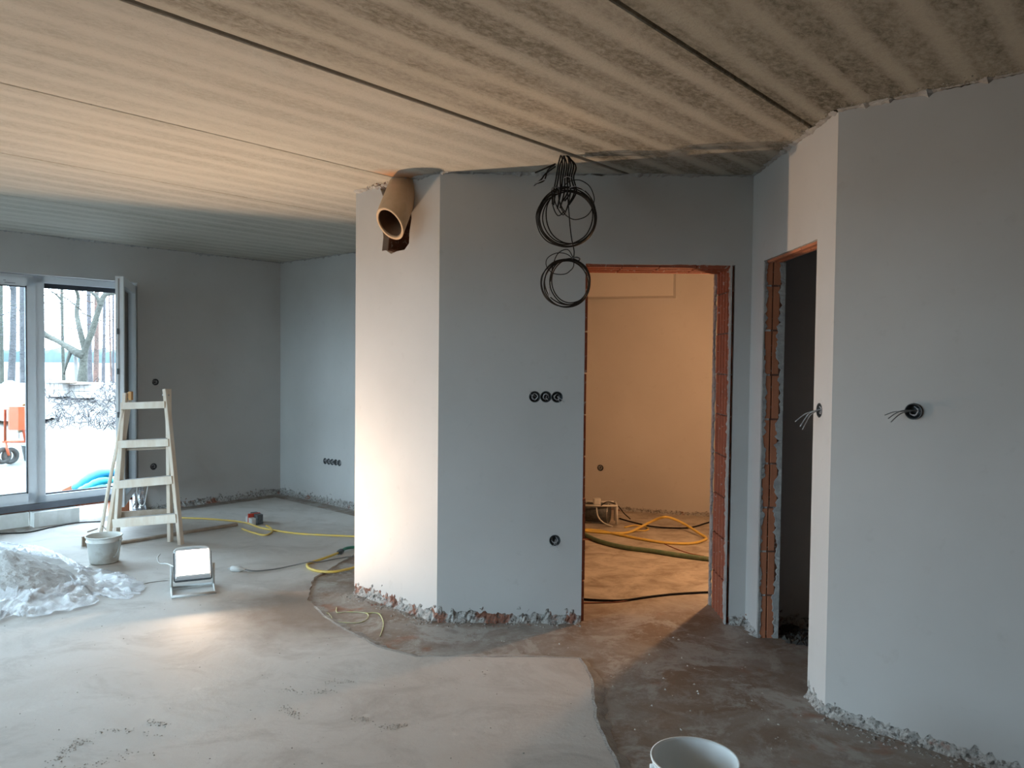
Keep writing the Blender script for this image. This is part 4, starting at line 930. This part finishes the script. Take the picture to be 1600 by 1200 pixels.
tree(151, 150, 600, 18, 11, BARKR, 'reddish pine trunk in the middle of the right group')
tree(163, 161, 600, 22, 7, BARK, 'slim dark pine trunk right of the reddish one')
tree(171, 174, 598, 29, 4, BARKR, 'very thin reddish trunk near the casement edge')
tree(177, 177, 597, 24, 5, BARK, 'thin grey trunk at the right edge of the casement gap')
bt = at(119, 598, 15.2); bt.z = gh(wdist(bt))-.1; m = MB(); m.tube([bt, at(119, 575, 15.2), at(118, 556, 15.2)], .04, 8); tag(m.build('white_post', HEAPM), 'short white post in front of the forked tree', 'post')
for i, (x0, x1, Y, h) in enumerate(((-260, 330, 115, 2.6),)):
    m = MB(); v = []; f = []
    K = 120
    for k_ in range(K+1):
        x = x0+(x1-x0)*k_/K; b = at(x, 570, Y); zz = gh(50)+h*(.75+.35*nz(k_*.5, i)+.1*nz(k_*2.1, i)); v += [Vector((b.x, b.y, 0)), Vector((b.x, b.y, zz*.8)), Vector((b.x, b.y+3, zz)), Vector((b.x, b.y+6, 0))]
    for k_ in range(K):
        for q in range(3): f.append((4*k_+q, 4*k_+4+q, 4*k_+5+q, 4*k_+1+q))
    m.add(v, f, True); tag(m.build('far_treeline', FIELD), 'far dark wood on the horizon beyond the plot', 'treeline', kind='stuff')
# undergrowth twigs at the tree feet
rn = random.Random(3); m = MB()
for i in range(560):
    x = rn.uniform(60, 205); y = rn.uniform(600, 672); b = gnd(x, y); a = rn.uniform(0, 6.3); L = rn.uniform(.06, .28)
    m.tube([b, b+Vector((math.cos(a)*L*.5, math.sin(a)*L*.5, L*rn.uniform(.1, .8))), b+Vector((math.cos(a)*L, math.sin(a)*L, L*rn.uniform(-.1, .9)))], .0055, 3, False, 1)
tag(m.build('brushwood', BARK), 'tangle of brushwood and dead stems before the trees', 'brushwood', kind='stuff')
def heap(name, c, rx, ry, h, mat_, label, cat, seed=0, kind=None):
    v = []; f = []; K = 28
    for i in range(K+1):
        for j in range(K+1):
            x = (i/K-.5)*2; y = (j/K-.5)*2; r = min(1, math.hypot(x, y)); v.append(Vector((c.x+x*rx, c.y+y*ry, c.z+h*(1-r**2.6)*(1+.18*nz(x*2.3, y*2.3, seed))+.07*h*nz(x*6, y*6, seed))))
    for i in range(K):
        for j in range(K): f.append((i*(K+1)+j, (i+1)*(K+1)+j, (i+1)*(K+1)+j+1, i*(K+1)+j+1))
    m = MB(); m.add(v, f, True); return tag(m.build(name, mat_), label, cat, kind=kind)
hc = at(26, 660, 12.6); hc.z = gh(wdist(hc))-.05; heap('sand_heap', hc, .55, .6, (1.55-43*12.6/F)-hc.z, HEAPM, 'tall white sand heap behind the orange mixer', 'heap', 2, 'stuff')
# concrete mixer
mc = at(28, 700, 10.6); mc.z = gh(wdist(mc)); mx = empty('concrete_mixer', mc, 0, 'orange concrete mixer in front of the white sand heap', 'mixer'); K_ = 10.6/F
def mp(x, y, dy=0): return at(x, y, 10.6+dy)
MB().prism(mp(9, 672, -.1), mp(34, 672)-mp(9, 672), Vector((0, .25, 0)), mp(9, 636)-mp(9, 672), .05).build('motor_cover', ORG, mx)
m = MB(); m.lathe([(q_[0]*.68, q_[1]*.68) for q_ in [(0, -.30), (.12, -.30), (.22, -.12), (.25, .02), (.20, .2), (.13, .34), (.12, .34), (.19, .2), (.235, .02)]], mp(42, 656, .25), (.35, -.35, .8), 26); m.build('drum', YLO, mx)
for pts in (((8, 690), (8, 640), (30, 640), (40, 690)), ((4, 690), (46, 690)), ((50, 640), (50, 690), (45, 712)), ((8, 690), (14, 712))): MB().tube([mp(x, y) for x, y in pts], .018, 8, False, 1).build('frame_tube', ORG, mx)
MB().lathe([(0, -.02), (.045, -.02), (.045, .02), (0, .02)], mp(26, 664, -.02), (0, -1, 0), 16).build('pulley', DKPL, mx)
MB().prism(mp(11, 686), mp(30, 686)-mp(11, 686), Vector((0, .25, 0)), mp(11, 676)-mp(11, 686), .01).build('motor', MET, mx)
for x in (4, 16): 
    c = mp(x, 712, .1*(x > 10)); MB().lathe([(.06, -.03), (.11, -.03), (.12, 0), (.11, .03), (.06, .03), (.06, -.03)], c, (.9, -.4, 0), 22).build('wheel', TIRE, mx)
c = at(51, 708, 11); c.z = gh(wdist(c)); m = MB(); m.lathe([(0, 0), (.10, 0), (.14, .22), (.15, .23), (.13, .21), (0, .2)], c, (0, 0, 1), 20); tag(m.build('mortar_tub', DKPL), 'dark rubber tub behind the mullion beside the mixer', 'tub')
# pallets and stacked blocks before the trees
for (x0, x1, y0, y1, Y, l) in ((72, 98, 607, 620, 17, 'pale grey concrete blocks stacked left of the forked tree'), (108, 140, 604, 622, 16.5, 'pale blocks with dark boards in front of the forked tree')):
    b = gnd(x0, y1); e = at(x1, y1, b.y); bs_ = empty('block_stack', b, 0, l, 'blocks', 'block stacks before the trees')
    n_ = 4
    for i in range(n_):
        for j in range(2):
            p = lerp(b, e, i/n_); MB().prism(p+UP*(.13*j), (e-b)/n_*.94, Vector((0, .25, 0)), UP*.12, .004).build('block', MORT, bs_)
    MB().bar(b+UP*.28-Vector((.1, 0, 0)), e+UP*.27+Vector((.2, 0, 0)), .03, .2, (0, 0, 1)).build('plank', WOODD, bs_)
# blue tarpaulin roll, broken tiles
tp = empty('blue_tarpaulin', fl(160, 792, -.05), 0, 'rolled blue tarpaulin lying outside under the open casement', 'tarpaulin')
tb = Vector((tp.location.x, tp.location.y, 0))
TQ = simple('turquoise_tarpaulin', (.01, .25, .25), .5)
def fold(pts, r, Y, mat_, nm):
    P_ = [at(x, y, Y+dy) for x, y, dy in pts]
    for p in P_: p.z = max(p.z, .02)
    return MB().tube(P_, lambda t: r*(.55+.75*math.sin(math.pi*min(1, .12+t)))*(1+.15*nz(t*9, Y*9)), 12, False, 6).build(nm, mat_, tp)
fold(((118, 771, .2), (128, 758, .1), (142, 748, 0), (160, 741, 0), (185, 738, 0), (215, 742, 0)), .055, 8.75, BLUE, 'fold')
fold(((126, 774, .1), (136, 764, 0), (150, 756, 0), (166, 751, 0), (190, 752, 0)), .045, 8.65, TQ, 'fold')
fold(((134, 776, 0), (146, 768, 0), (160, 763, 0), (180, 762, 0)), .042, 8.58, BLUE, 'fold')
fold(((128, 783, 0), (138, 788, 0), (150, 785, 0), (166, 781, 0), (190, 782, 0)), .060, 8.5, BLUE, 'fold')
fold(((140, 796, 0), (152, 794, 0), (166, 790, 0), (186, 790, 0)), .050, 8.45, BLUE, 'fold')
for i, (x, y, Y) in enumerate(((112, 756, 9.2), (96, 764, 8.9))):
    p = at(x, y, Y); p.z = gh(wdist(p)); l = ('larger', 'smaller')[i]
    tag(MB().prism(p, (.15-.06*i, .05, .05), (-.03, .1, 0), (0, 0, .05), .004).build('tile_fragment', ORG if 0 else BR2), l+' red tile fragment outside near the blue tarpaulin', 'tile')
